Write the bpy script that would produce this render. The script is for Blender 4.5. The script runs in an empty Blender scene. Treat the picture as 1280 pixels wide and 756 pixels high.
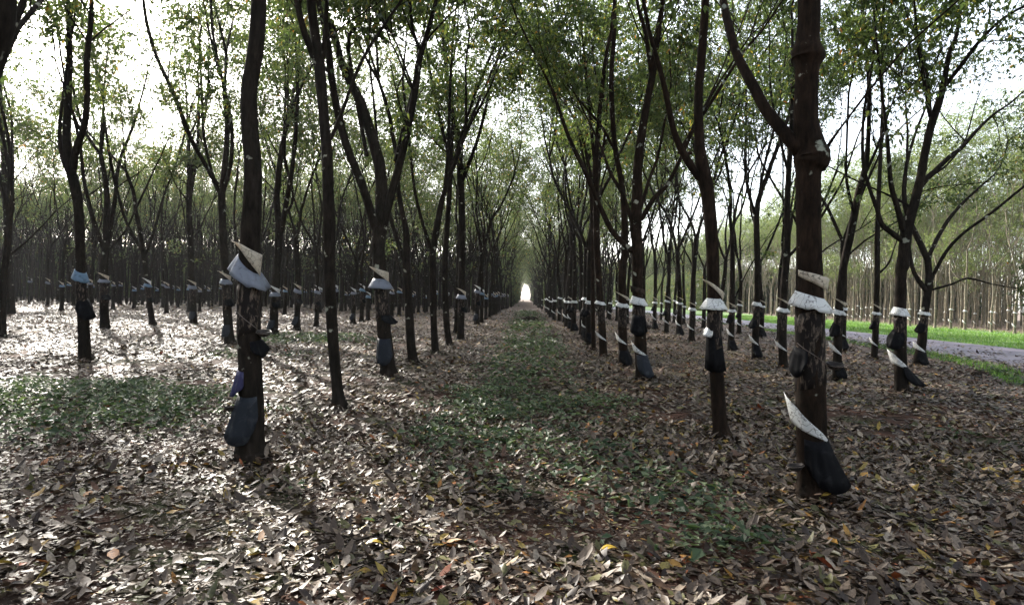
import bpy, bmesh, math
import numpy as np
from mathutils import Matrix, Vector

scene = bpy.context.scene
col = scene.collection
R = math.radians

# ------------------------------------------------------------------ camera
W0, H0, F0 = 1280.0, 756.0, 800.0
EYE = 1.6
YAW, PITCH, ROLL = R(1.22), R(-0.46), R(1.5)
cam_m = Matrix.Rotation(YAW, 4, 'Z') @ Matrix.Rotation(R(90) + PITCH, 4, 'X') @ Matrix.Rotation(ROLL, 4, 'Z')
cam_m.translation = Vector((0, 0, EYE))
cd = bpy.data.cameras.new('camera')
cam = bpy.data.objects.new('camera', cd)
col.objects.link(cam)
cam.matrix_world = cam_m
cd.sensor_width = 36.0
cd.lens = 36.0 * F0 / W0
cd.clip_start = 0.05
cd.clip_end = 6000
scene.camera = cam
CM = np.array(cam_m.to_3x3())
CO = np.array((0, 0, EYE))


def at_depth(u, v, d):
    """A point seen at pixel (u, v) of the 1280 px frame, d metres ahead."""
    c = np.array(((u - W0 / 2) / F0 * d, -(v - H0 / 2) / F0 * d, -d))
    return CO + CM @ c


def on_ground(u, v):
    c = np.array(((u - W0 / 2) / F0, -(v - H0 / 2) / F0, -1.0))
    w = CM @ c
    t = -EYE / w[2]
    return CO + w * t, t


# ------------------------------------------------------------------ materials
def new_mat(name):
    m = bpy.data.materials.new(name)
    m.use_nodes = True
    nt = m.node_tree
    nt.nodes.clear()
    return m, nt, nt.nodes, nt.links


def N(nt, kind, **kw):
    n = nt.nodes.new(kind)
    for k, v in kw.items():
        if k in n.inputs:
            n.inputs[k].default_value = v
        else:
            setattr(n, k, v)
    return n


def ramp(nt, stops, interp='LINEAR'):
    n = nt.nodes.new('ShaderNodeValToRGB')
    cr = n.color_ramp
    cr.interpolation = interp
    while len(cr.elements) < len(stops):
        cr.elements.new(0.5)
    for e, (p, c) in zip(cr.elements, stops):
        e.position = p
        e.color = (c[0], c[1], c[2], 1)
    return n


def mix_rgb(nt, fac, a, b, mode='MIX'):
    n = nt.nodes.new('ShaderNodeMix')
    n.data_type = 'RGBA'
    n.blend_type = mode
    for sock, val in ((0, fac), (6, a), (7, b)):
        if isinstance(val, bpy.types.NodeSocket):
            nt.links.new(val, n.inputs[sock])
        elif sock == 0:
            n.inputs[0].default_value = val
        else:
            n.inputs[sock].default_value = (*val, 1)
    return n.outputs[2]


def leaf_material(name, stops, translucency=0.4, rough=0.45, spec=0.5, obj_var=0.25, interp='LINEAR', tint=(1.0, 1.0, 1.0), mottle=False):
    m, nt, nodes, links = new_mat(name)
    geo = N(nt, 'ShaderNodeNewGeometry')
    rp = ramp(nt, stops, interp)
    links.new(geo.outputs['Random Per Island'], rp.inputs[0])
    oi = N(nt, 'ShaderNodeObjectInfo')
    mr = N(nt, 'ShaderNodeMapRange')
    mr.inputs[3].default_value = 1 - obj_var
    mr.inputs[4].default_value = 1 + obj_var
    links.new(oi.outputs['Random'], mr.inputs[0])
    hsv = N(nt, 'ShaderNodeHueSaturation')
    links.new(rp.outputs[0], hsv.inputs['Color'])
    links.new(mr.outputs[0], hsv.inputs['Value'])
    base = hsv.outputs[0]
    if mottle:      # blotched, part rotted blades
        tcm = N(nt, 'ShaderNodeTexCoord')
        nm = N(nt, 'ShaderNodeTexNoise', Scale=38.0, Detail=5.0, Roughness=0.7)
        links.new(tcm.outputs['Object'], nm.inputs[0])
        rm = ramp(nt, [(0.34, (0.36, 0.30, 0.25)), (0.52, (0.84, 0.79, 0.72)), (0.72, (1.10, 1.02, 0.92))])
        links.new(nm.outputs[0], rm.inputs[0])
        base = mix_rgb(nt, 1.0, base, rm.outputs[0], 'MULTIPLY')
    pb = N(nt, 'ShaderNodeBsdfPrincipled')
    pb.inputs['Roughness'].default_value = rough
    pb.inputs['Specular IOR Level'].default_value = spec
    links.new(base, pb.inputs['Base Color'])
    out = N(nt, 'ShaderNodeOutputMaterial')
    if translucency > 0:
        tr = N(nt, 'ShaderNodeBsdfTranslucent')
        tc = mix_rgb(nt, 1.0, base, tint, 'MULTIPLY')
        links.new(tc, tr.inputs[0])
        ms = N(nt, 'ShaderNodeMixShader')
        ms.inputs[0].default_value = translucency
        links.new(pb.outputs[0], ms.inputs[1])
        links.new(tr.outputs[0], ms.inputs[2])
        links.new(ms.outputs[0], out.inputs[0])
    else:
        links.new(pb.outputs[0], out.inputs[0])
    return m


def bark_material(name, dark, light, lichen=(0.27, 0.28, 0.24), lichen_amt=0.66):
    m, nt, nodes, links = new_mat(name)
    tc = N(nt, 'ShaderNodeTexCoord')
    mp = N(nt, 'ShaderNodeMapping')
    mp.inputs['Scale'].default_value = (1, 1, 0.28)
    links.new(tc.outputs['Object'], mp.inputs[0])
    n1 = N(nt, 'ShaderNodeTexNoise', Scale=22.0, Detail=7.0, Roughness=0.7)
    links.new(mp.outputs[0], n1.inputs[0])
    r1 = ramp(nt, [(0.32, dark), (0.7, light)])
    links.new(n1.outputs[0], r1.inputs[0])
    # pale lichen blotches
    n2 = N(nt, 'ShaderNodeTexNoise', Scale=5.5, Detail=4.0, Roughness=0.5)
    links.new(tc.outputs['Object'], n2.inputs[0])
    r2 = ramp(nt, [(lichen_amt, (0, 0, 0)), (lichen_amt + 0.035, (1, 1, 1))])
    links.new(n2.outputs[0], r2.inputs[0])
    c = mix_rgb(nt, r2.outputs[0], r1.outputs[0], lichen)
    n3 = N(nt, 'ShaderNodeTexNoise', Scale=2.2, Detail=2.0)
    links.new(tc.outputs['Object'], n3.inputs[0])
    r3 = ramp(nt, [(0.35, (0.7, 0.72, 0.68)), (0.7, (1.25, 1.15, 1.05))])
    links.new(n3.outputs[0], r3.inputs[0])
    c = mix_rgb(nt, 1.0, c, r3.outputs[0], 'MULTIPLY')
    pb = N(nt, 'ShaderNodeBsdfPrincipled')
    pb.inputs['Roughness'].default_value = 0.9
    pb.inputs['Specular IOR Level'].default_value = 0.06
    links.new(c, pb.inputs['Base Color'])
    bp = N(nt, 'ShaderNodeBump', Strength=0.7, Distance=0.012)
    links.new(n1.outputs[0], bp.inputs['Height'])
    links.new(bp.outputs[0], pb.inputs['Normal'])
    out = N(nt, 'ShaderNodeOutputMaterial')
    links.new(pb.outputs[0], out.inputs[0])
    return m


def sheet_material(name, base, stain, stain_lo=0.5, rough=0.4, translucency=0.0, scale=9.0, streak=False, creases=False):
    m, nt, nodes, links = new_mat(name)
    tc = N(nt, 'ShaderNodeTexCoord')
    mp = N(nt, 'ShaderNodeMapping')
    if streak:
        mp.inputs['Scale'].default_value = (1, 1, 0.35)
        mp.inputs['Rotation'].default_value = (0.5, 0.5, 0)
    links.new(tc.outputs['Object'], mp.inputs[0])
    n1 = N(nt, 'ShaderNodeTexNoise', Scale=scale, Detail=6.0, Roughness=0.65, Distortion=0.6)
    links.new(mp.outputs[0], n1.inputs[0])
    r1 = ramp(nt, [(stain_lo, base), (stain_lo + 0.13, stain)])
    links.new(n1.outputs[0], r1.inputs[0])
    if creases:
        vo = N(nt, 'ShaderNodeTexVoronoi', Scale=13.0)
        vo.feature = 'DISTANCE_TO_EDGE'
        wn = N(nt, 'ShaderNodeTexNoise', Scale=6.0, Detail=3.0)
        links.new(tc.outputs['Object'], wn.inputs[0])
        ad = N(nt, 'ShaderNodeMixRGB')
        ad.inputs[0].default_value = 0.25
        links.new(tc.outputs['Object'], ad.inputs[1])
        links.new(wn.outputs['Color'], ad.inputs[2])
        links.new(ad.outputs[0], vo.inputs['Vector'])
        rc = ramp(nt, [(0.012, (0.16, 0.14, 0.13)), (0.035, (1, 1, 1))])
        links.new(vo.outputs['Distance'], rc.inputs[0])
        mc = nt.nodes.new('ShaderNodeMix')
        mc.data_type = 'RGBA'
        mc.blend_type = 'MULTIPLY'
        mc.inputs[0].default_value = 0.75
        links.new(r1.outputs[0], mc.inputs[6])
        links.new(rc.outputs[0], mc.inputs[7])
        r1 = type('o', (), {'outputs': [mc.outputs[2]]})
    pb = N(nt, 'ShaderNodeBsdfPrincipled')
    pb.inputs['Roughness'].default_value = rough
    pb.inputs['Specular IOR Level'].default_value = 0.05 if max(base) < 0.1 else 0.45
    links.new(r1.outputs[0], pb.inputs['Base Color'])
    bp = N(nt, 'ShaderNodeBump', Strength=0.3, Distance=0.01)
    links.new(n1.outputs[0], bp.inputs['Height'])
    links.new(bp.outputs[0], pb.inputs['Normal'])
    out = N(nt, 'ShaderNodeOutputMaterial')
    if translucency > 0:
        tr = N(nt, 'ShaderNodeBsdfTranslucent')
        links.new(r1.outputs[0], tr.inputs[0])
        ms = N(nt, 'ShaderNodeMixShader')
        ms.inputs[0].default_value = translucency
        links.new(pb.outputs[0], ms.inputs[1])
        links.new(tr.outputs[0], ms.inputs[2])
        links.new(ms.outputs[0], out.inputs[0])
    else:
        links.new(pb.outputs[0], out.inputs[0])
    return m


M = {}
M['bark'] = bark_material('rubber_bark', (0.007, 0.006, 0.005), (0.030, 0.024, 0.020))
M['bark_red'] = bark_material('reddish_bark', (0.006, 0.005, 0.004), (0.034, 0.022, 0.016))
M['bark_pale'] = bark_material('sunlit_pale_bark', (0.10, 0.09, 0.07), (0.34, 0.30, 0.25), lichen_amt=0.6)  # lighter grey bark across the road, with sunlight also put into its colour
GREENS = [(0.0, (0.026, 0.044, 0.020)), (0.35, (0.042, 0.070, 0.028)), (0.7, (0.066, 0.098, 0.036)),
          (0.95, (0.110, 0.138, 0.046)), (0.98, (0.19, 0.18, 0.04)), (0.993, (0.24, 0.13, 0.03)), (1.0, (0.22, 0.08, 0.03))]
M['leaf'] = leaf_material('rubber_leaf', [(p, (c[0] * 1.2, c[1] * 1.15, c[2] * 1.2)) for p, c in GREENS], 0.54, 0.42, 0.5, 0.2, tint=(1.4, 1.38, 0.8))
M['leaf_pale'] = leaf_material('sunlit_young_leaf', [(0, (0.08, 0.115, 0.05)), (0.6, (0.15, 0.19, 0.085)), (1, (0.24, 0.26, 0.12))],
                               0.45, 0.42, 0.5, 0.2, tint=(1.25, 1.3, 0.75))  # young leaves across the road; part of their sunlit brightness is in the colour
LITTER = [(0.0, (0.026, 0.016, 0.012)), (0.20, (0.060, 0.043, 0.033)), (0.42, (0.118, 0.087, 0.064)), (0.58, (0.180, 0.140, 0.108)),
          (0.72, (0.245, 0.205, 0.166)), (0.80, (0.34, 0.30, 0.25)), (0.83, (0.125, 0.062, 0.038)), (0.86, (0.065, 0.070, 0.028)),
          (0.945, (0.15, 0.145, 0.05)), (0.970, (0.34, 0.25, 0.05)), (0.993, (0.36, 0.15, 0.04)), (1.0, (0.30, 0.07, 0.04))]
M['litter'] = leaf_material('dry_leaf', LITTER, 0.10, 0.5, 0.28, 0.0, mottle=True)
M['cover'] = leaf_material('ground_cover_leaf', [(0, (0.022, 0.040, 0.018)), (0.5, (0.052, 0.082, 0.038)), (1, (0.15, 0.185, 0.095))],
                           0.30, 0.55, 0.25, 0.0, tint=(1.15, 1.3, 0.8))
M['grass'] = leaf_material('grass_blade', [(0, (0.08, 0.17, 0.03)), (0.6, (0.14, 0.26, 0.055)), (1, (0.26, 0.33, 0.10))],
                           0.4, 0.5, 0.4, 0.0, tint=(1.1, 1.3, 0.7))
M['white_plastic'] = sheet_material('white_plastic', (0.80, 0.80, 0.78), (0.52, 0.49, 0.44), 0.60, 0.35, 0.35, creases=True)
M['grey_plastic'] = sheet_material('grey_plastic', (0.17, 0.185, 0.225), (0.085, 0.09, 0.11), 0.56, 0.4, 0.12)
M['cream_plastic'] = sheet_material('cream_plastic', (0.62, 0.54, 0.42), (0.36, 0.28, 0.20), 0.56, 0.45, 0.3, creases=True)
M['blue_plastic'] = sheet_material('blue_plastic', (0.14, 0.23, 0.33), (0.07, 0.11, 0.16), 0.56, 0.4, 0.2)
M['black_plastic'] = sheet_material('black_plastic', (0.006, 0.006, 0.007), (0.017, 0.017, 0.018), 0.54, 0.6)
M['slate_plastic'] = sheet_material('slate_plastic', (0.020, 0.023, 0.029), (0.04, 0.045, 0.052), 0.52, 0.5)
M['violet_plastic'] = sheet_material('violet_plastic', (0.035, 0.033, 0.08), (0.08, 0.08, 0.14), 0.52, 0.4)
M['panel'] = sheet_material('tapping_panel', (0.016, 0.013, 0.012), (0.17, 0.13, 0.10), 0.52, 0.55, 0, 30.0, True)
M['bowl'] = sheet_material('latex_bowl', (0.030, 0.026, 0.024), (0.10, 0.085, 0.075), 0.52, 0.45)
M['wire'] = sheet_material('rusty_wire', (0.16, 0.13, 0.11), (0.09, 0.05, 0.03), 0.5, 0.5)
M['soil_heap'] = sheet_material('soil_heap', (0.020, 0.016, 0.012), (0.055, 0.038, 0.028), 0.48, 0.9)
M['yellow_leaf'] = sheet_material('yellow_leaf', (0.50, 0.33, 0.035), (0.34, 0.17, 0.03), 0.60, 0.4, 0.2)


# ------------------------------------------------------------------ mesh buffers
class MB:
    def __init__(self):
        self.v, self.f, self.n = [], {3: [], 4: []}, 0
        self.fm = {3: [], 4: []}

    def add(self, verts, faces, mat=0):
        verts = np.asarray(verts, float).reshape(-1, 3)
        faces = np.asarray(faces, np.int64)
        if len(faces):
            k = faces.shape[1]
            self.f[k].append(faces + self.n)
            self.fm[k].append(np.full(len(faces), mat, np.int32))
        self.v.append(verts)
        self.n += len(verts)

    def arrays(self):
        v = np.concatenate(self.v) if self.v else np.zeros((0, 3))
        out = {}
        for k in (3, 4):
            out[k] = (np.concatenate(self.f[k]) if self.f[k] else np.zeros((0, k), np.int64),
                      np.concatenate(self.fm[k]) if self.fm[k] else np.zeros(0, np.int32))
        return v, out

    def mesh(self, name, mats, smooth=True):
        v, fs = self.arrays()
        me = bpy.data.meshes.new(name)
        t, tm = fs[3]
        q, qm = fs[4]
        loops = np.concatenate([t.ravel(), q.ravel()]).astype(np.int32)
        starts = np.concatenate([np.arange(len(t)) * 3, len(t) * 3 + np.arange(len(q)) * 4]).astype(np.int32)
        me.vertices.add(len(v))
        me.vertices.foreach_set('co', v.astype(np.float32).ravel())
        me.loops.add(len(loops))
        me.loops.foreach_set('vertex_index', loops)
        me.polygons.add(len(starts))
        me.polygons.foreach_set('loop_start', starts)
        for m in mats:
            me.materials.append(m)
        me.polygons.foreach_set('material_index', np.concatenate([tm, qm]).astype(np.int32))
        me.update(calc_edges=True)
        me.validate()
        me.polygons.foreach_set('use_smooth', np.full(len(me.polygons), smooth, bool))
        return me


def link(name, me, parent=None, loc=None):
    o = bpy.data.objects.new(name, me)
    col.objects.link(o)
    if parent is not None:
        o.parent = parent
    if loc is not None:
        o.location = loc
    return o


def thing(o, label, cat, group=None, kind=None):
    o['label'] = label
    o['category'] = cat
    if group:
        o['group'] = group
    if kind:
        o['kind'] = kind
    return o


def unit(v):
    return v / (np.linalg.norm(v) + 1e-9)


def smooth_path(pts, rad, step=3):
    """Catmull-Rom through the points."""
    pts, rad = np.asarray(pts, float), np.asarray(rad, float)
    if len(pts) < 3:
        return pts, rad
    P = np.vstack([2 * pts[0] - pts[1], pts, 2 * pts[-1] - pts[-2]])
    Q = np.concatenate([[rad[0]], rad, [rad[-1]]])
    op, orr = [], []
    for i in range(1, len(P) - 2):
        for t in np.arange(step) / step:
            a, b, c, d = P[i - 1], P[i], P[i + 1], P[i + 2]
            op.append(0.5 * (2 * b + (c - a) * t + (2 * a - 5 * b + 4 * c - d) * t * t + (3 * b - a - 3 * c + d) * t ** 3))
            orr.append(Q[i] + (Q[i + 1] - Q[i]) * t)
    op.append(pts[-1])
    orr.append(rad[-1])
    return np.array(op), np.array(orr)


def tube(mb, pts, rad, k=8, rng=None, rough=0.0, mat=0, lobes=False):
    pts = np.asarray(pts, float)
    n = len(pts)
    tang = np.gradient(pts, axis=0)
    tang /= np.linalg.norm(tang, axis=1)[:, None] + 1e-9
    ref = np.array((1.0, 0, 0)) if abs(tang[0][0]) < 0.8 else np.array((0, 1.0, 0))
    u = unit(np.cross(tang[0], ref))
    ang = np.arange(k) / k * 2 * np.pi
    V = np.zeros((n, k, 3))
    for i in range(n):
        u = unit(u - tang[i] * np.dot(u, tang[i]))
        w = np.cross(tang[i], u)
        r = np.full(k, rad[i])
        if rng is not None and rough > 0:
            r = r * (1 + rng.normal(0, rough, k))
        if lobes and pts[i][2] < 0.6:
            r = r * (1 + 0.30 * math.exp(-max(0, pts[i][2]) / 0.10) * (np.sin(ang * 4 + pts[0][0] * 9) * 0.6 + np.sin(ang * 7 + 1.7) * 0.4))
        V[i] = pts[i] + np.outer(np.cos(ang) * r, u) + np.outer(np.sin(ang) * r, w)
    idx = np.arange(n * k).reshape(n, k)
    a = idx[:-1]
    b = idx[1:]
    q = np.stack([a, np.roll(a, -1, 1), np.roll(b, -1, 1), b], -1).reshape(-1, 4)
    base = mb.n
    mb.add(V.reshape(-1, 3), q, mat)
    # caps
    tip = pts[-1] + tang[-1] * rad[-1]
    last = idx[-1]
    mb.add(np.vstack([V[-1], tip]), np.stack([np.arange(k), (np.arange(k) + 1) % k, np.full(k, k)], 1), mat)


# ------------------------------------------------------------------ tree growth
UP = np.array((0, 0, 1.0))
LMAX = 4


def rotate_about(d, ang, az):
    ref = np.array((1.0, 0, 0)) if abs(d[0]) < 0.8 else np.array((0, 1.0, 0))
    a = unit(np.cross(d, ref))
    b = np.cross(d, a)
    return unit(d * math.cos(ang) + (a * math.cos(az) + b * math.sin(az)) * math.sin(ang))


def grow(mb, tips, p, d, r, L, lvl, rng, top=14.0, skip_tube=False):
    n = max(4, int(L / 0.4))
    pts, rad = [p], [r]
    for i in range(n):
        trop = 0.05 if p[2] < top - 2.0 else -0.06
        d = unit(d + rng.normal(0, 0.085, 3) + UP * trop)
        p = p + d * L / n
        pts.append(p)
        rad.append(max(0.004, r * (1 - 0.42 * (i + 1) / n)))
    tube(mb, pts, rad, 7 if lvl <= 2 else (5 if lvl == 3 else 4))
    rend = rad[-1]
    if lvl >= LMAX:
        tips.append(pts[-1])
        if rng.random() < 0.8:
            tips.append(pts[int(n * 0.6)] + rng.normal(0, 0.15, 3))
        return
    kids = 2 if rng.random() < 0.62 else 3
    az0 = rng.random() * 6.283
    for j in range(kids):
        ang = R(rng.uniform(13, 36)) if j else R(rng.uniform(6, 24))
        dd = rotate_about(d, ang, az0 + j * 6.283 / kids + rng.normal(0, 0.3))
        grow(mb, tips, pts[-1] - d * 0.02, dd, rend * rng.uniform(0.68, 0.92), L * rng.uniform(0.62, 0.84), lvl + 1, rng, top)
    # side twigs
    for j in range(rng.integers(0, 3)):
        i = rng.integers(max(1, n // 3), n)
        dd = rotate_about(unit(pts[i] - pts[i - 1]), R(rng.uniform(35, 65)), rng.random() * 6.283)
        if lvl >= 2 or pts[i][2] > 5.5:
            grow(mb, tips, pts[i], dd, max(0.008, rad[i] * 0.35), L * rng.uniform(0.3, 0.5), LMAX, rng, top)


def leaflets(tips, rng, per=15, spread=0.33, scale=1.0, clear=6.8):
    """Trifoliate rubber leaves hanging round every twig end: (verts, quads)."""
    tips = np.asarray(tips)
    if len(tips) == 0:
        return np.zeros((0, 3)), np.zeros((0, 4), int)
    tips = tips[(tips[:, 2] > clear) | (rng.random(len(tips)) < 0.4)]
    cnt = np.maximum(2, rng.poisson(per, len(tips)))
    c = np.repeat(tips, cnt, 0)
    n = len(c)
    s = spread * rng.uniform(0.7, 1.3, len(tips)).repeat(cnt)
    pos = c + rng.normal(0, 1, (n, 3)) * np.stack([s, s, s * 0.7], 1) + np.array((0, 0, 0.05))
    az = rng.uniform(0, 2 * np.pi, n)
    out_v = []
    for off in (-0.95, 0.0, 0.95):
        a = az + off + rng.normal(0, 0.15, n)
        el = -rng.uniform(0.05, 1.05, n)
        ax = np.stack([np.cos(a) * np.cos(el), np.sin(a) * np.cos(el), np.sin(el)], 1)
        side = np.stack([-np.sin(a), np.cos(a), rng.normal(0, 0.35, n)], 1)
        side /= np.linalg.norm(side, axis=1)[:, None]
        nr = np.cross(ax, side)
        l = (rng.uniform(0.10, 0.185, n) * scale)[:, None]
        w = l * 0.42
        b = pos
        v = np.stack([b, b + ax * l * 0.5 + side * w * 0.5 + nr * l * 0.05,
                      b + ax * l - UP * l * 0.15, b + ax * l * 0.5 - side * w * 0.5 + nr * l * 0.05], 1)
        out_v.append(v)
    v = np.concatenate(out_v).reshape(-1, 3)
    q = np.arange(len(v)).reshape(-1, 4)
    return v, q


def flare(z, r):
    return r * (1 + 0.55 * math.exp(-max(z, 0) / 0.10))


class Tree:
    pass


def make_variant(seed, pale=False, low=False):
    rng = np.random.default_rng(seed)
    t = Tree()
    r0 = rng.uniform(0.095, 0.135) * (0.75 if pale else 1)
    hf = rng.uniform(2.9, 5.2) + (0.8 if pale else 0)
    lean = rng.normal(0, 0.05, 2)
    bend = rng.normal(0, 0.035, 2)
    zs = np.array([-0.2, 0.0, 0.08, 0.2, 0.45, 0.9, 1.3, 1.7, 2.2, 2.8, 3.4, 4.0, 4.6, 5.2, 5.6])
    zs = np.concatenate([zs[zs < hf - 0.25], [hf]])
    pts, rad = [], []
    for z in zs:
        e = max(0, z - 1.8)
        pts.append((lean[0] * e + bend[0] * math.sin(e * 2.1), lean[1] * e + bend[1] * math.sin(e * 1.7), z))
        rad.append(flare(z, r0 * (1 - 0.07 * z)))
    pts, rad = smooth_path(pts, rad, 2)
    trunk = MB()
    tube(trunk, pts, rad, 14 if not low else 6, rng, 0.025, 0, not low)
    t.axis = lambda z: (0.0, 0.0, flare(z, r0 * (1 - 0.07 * z)))
    limbs, tips = [], []
    k = 2 if rng.random() < 0.4 else 3
    az0 = rng.random() * 6.283
    d0 = unit(pts[-1] - pts[-2])
    top = rng.uniform(15.0, 18.0)
    for j in range(k):
        mb = MB()
        dd = rotate_about(d0, R(rng.uniform(10, 34)), az0 + j * 6.283 / k + rng.normal(0, 0.3))
        grow(mb, tips, pts[-1] - d0 * 0.08, dd, rad[-1] * rng.uniform(0.62, 0.85), rng.uniform(3.4, 4.7), 1, rng, top)
        limbs.append(mb)
    # thin low limbs
    for q in range(int(rng.integers(0, 3))):
        i = int(len(pts) * rng.uniform(0.62, 0.9))
        dd = rotate_about(d0, R(rng.uniform(35, 55)), rng.random() * 6.283)
        mb = MB()
        grow(mb, tips, pts[i], dd, rad[i] * 0.35, rng.uniform(1.6, 2.6), 2, rng, top)
        limbs.append(mb)
    t.trunk, t.limbs, t.tips, t.rng = trunk, limbs, tips, rng
    return t


def merge_into(dst, src, mat=0):
    v, fs = src.arrays()
    n0 = dst.n
    first = True
    for k in (3, 4):
        f = fs[k][0]
        if len(f):
            dst.f[k].append(f + n0)
            dst.fm[k].append(np.full(len(f), mat, np.int32))
    dst.v.append(v)
    dst.n += len(v)


# ------------------------------------------------------------------ rain guards, flaps, bowls
def sheet(rows, closed, thick=0.003):
    """A thin plastic sheet from a grid of rows of points; given real thickness."""
    rows = np.asarray(rows, float)
    n, k, _ = rows.shape
    bm = bmesh.new()
    vs = [[bm.verts.new(rows[i, j]) for j in range(k)] for i in range(n)]
    kk = k if closed else k - 1
    for i in range(n - 1):
        for j in range(kk):
            j2 = (j + 1) % k
            bm.faces.new((vs[i][j], vs[i][j2], vs[i + 1][j2], vs[i + 1][j]))
    bmesh.ops.recalc_face_normals(bm, faces=bm.faces)
    bmesh.ops.solidify(bm, geom=bm.faces[:], thickness=thick)
    return bm


def bm_mesh(bm, name, mat, smooth=True):
    me = bpy.data.meshes.new(name)
    bm.to_mesh(me)
    bm.free()
    me.materials.append(mat)
    me.polygons.foreach_set('use_smooth', np.full(len(me.polygons), smooth, bool))
    return me


def skirt(axis, z, h, out, face, span, tilt, tdir, rng, pleat=0.012, bulge=None, bulge_amt=0.0, top_gap=0.003, n=26, m=5):
    """A conical guard round the trunk: rim `out` metres beyond the bark, tilted by `tilt` towards tdir."""
    closed = span >= 359
    th = np.linspace(0, 2 * np.pi, n, endpoint=False) if closed else face + np.linspace(-0.5, 0.5, n) * R(span)
    ph = rng.uniform(0, 6.28, 3)
    wob = (np.sin(th * 5 + ph[0]) + 0.7 * np.sin(th * 9 + ph[1]) + 0.5 * np.sin(th * 13 + ph[2])) * pleat
    rows = []
    env = np.ones(n) if span > 230 else 0.30 + 0.70 * np.cos(np.pi * np.linspace(-0.48, 0.48, n)) ** 0.6
    for i in range(m):
        s = i / (m - 1)
        zz = z + h * (0.5 - s * env) - tilt * np.cos(th - tdir) + wob * 0.6 * s
        ax = [axis(q) for q in zz]
        o = out * s ** 0.9
        if bulge is not None:
            o = o + bulge_amt * s * np.maximum(0, np.cos(th - bulge)) ** 2
        rr = np.array([a[2] for a in ax]) + top_gap + o + wob * s
        rows.append(np.stack([np.array([a[0] for a in ax]) + np.cos(th) * rr, np.array([a[1] for a in ax]) + np.sin(th) * rr, zz], 1))
    return sheet(rows, closed)


def flap(axis, z0, z1, w0, w1, face, span, lift0, lift1, n=16, m=4):
    """A strip wrapped slantwise round the trunk, one end standing off the bark."""
    th = face + np.linspace(-0.5, 0.5, n) * R(span)
    s = np.linspace(0, 1, n)
    mid = z0 + (z1 - z0) * s
    wd = w0 + (w1 - w0) * s
    rows = []
    for i in range(m):
        e = i / (m - 1) - 0.5
        zz = mid - e * wd
        ax = [axis(q) for q in zz]
        l = lift0 * np.maximum(0, 1 - s * 3) ** 1.5 + lift1 * np.maximum(0, s * 2 - 1) ** 1.4
        rr = np.array([a[2] for a in ax]) + 0.005 + l * (0.7 + 0.6 * (0.5 - e))
        rows.append(np.stack([np.array([a[0] for a in ax]) + np.cos(th) * rr, np.array([a[1] for a in ax]) + np.sin(th) * rr, zz], 1))
    return sheet(rows, False)


def panel(axis, z0, z1, face, span, n=14, m=8, rng=None):
    th = face + np.linspace(-0.5, 0.5, n) * R(span)
    rows = []
    for i in range(m):
        zz = z0 + (z1 - z0) * i / (m - 1) + np.linspace(-0.06, 0.06, n)
        ax = [axis(q) for q in zz]
        rr = np.array([a[2] for a in ax]) + 0.004 + (rng.normal(0, 0.003, n) if rng is not None else 0)
        rows.append(np.stack([np.array([a[0] for a in ax]) + np.cos(th) * rr, np.array([a[1] for a in ax]) + np.sin(th) * rr, zz], 1))
    return sheet(rows, False, 0.004)


def lathe(profile, n=18):
    bm = bmesh.new()
    rings = []
    for r, z in profile:
        rings.append([bm.verts.new((r * math.cos(a), r * math.sin(a), z)) for a in np.arange(n) / n * 2 * math.pi])
    for a, b in zip(rings[:-1], rings[1:]):
        for j in range(n):
            bm.faces.new((a[j], a[(j + 1) % n], b[(j + 1) % n], b[j]))
    bm.faces.new(rings[0][::-1])
    bm.faces.new(rings[-1])
    bmesh.ops.recalc_face_normals(bm, faces=bm.faces)
    return bm


FRONT = -math.pi / 2     # towards the camera


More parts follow.
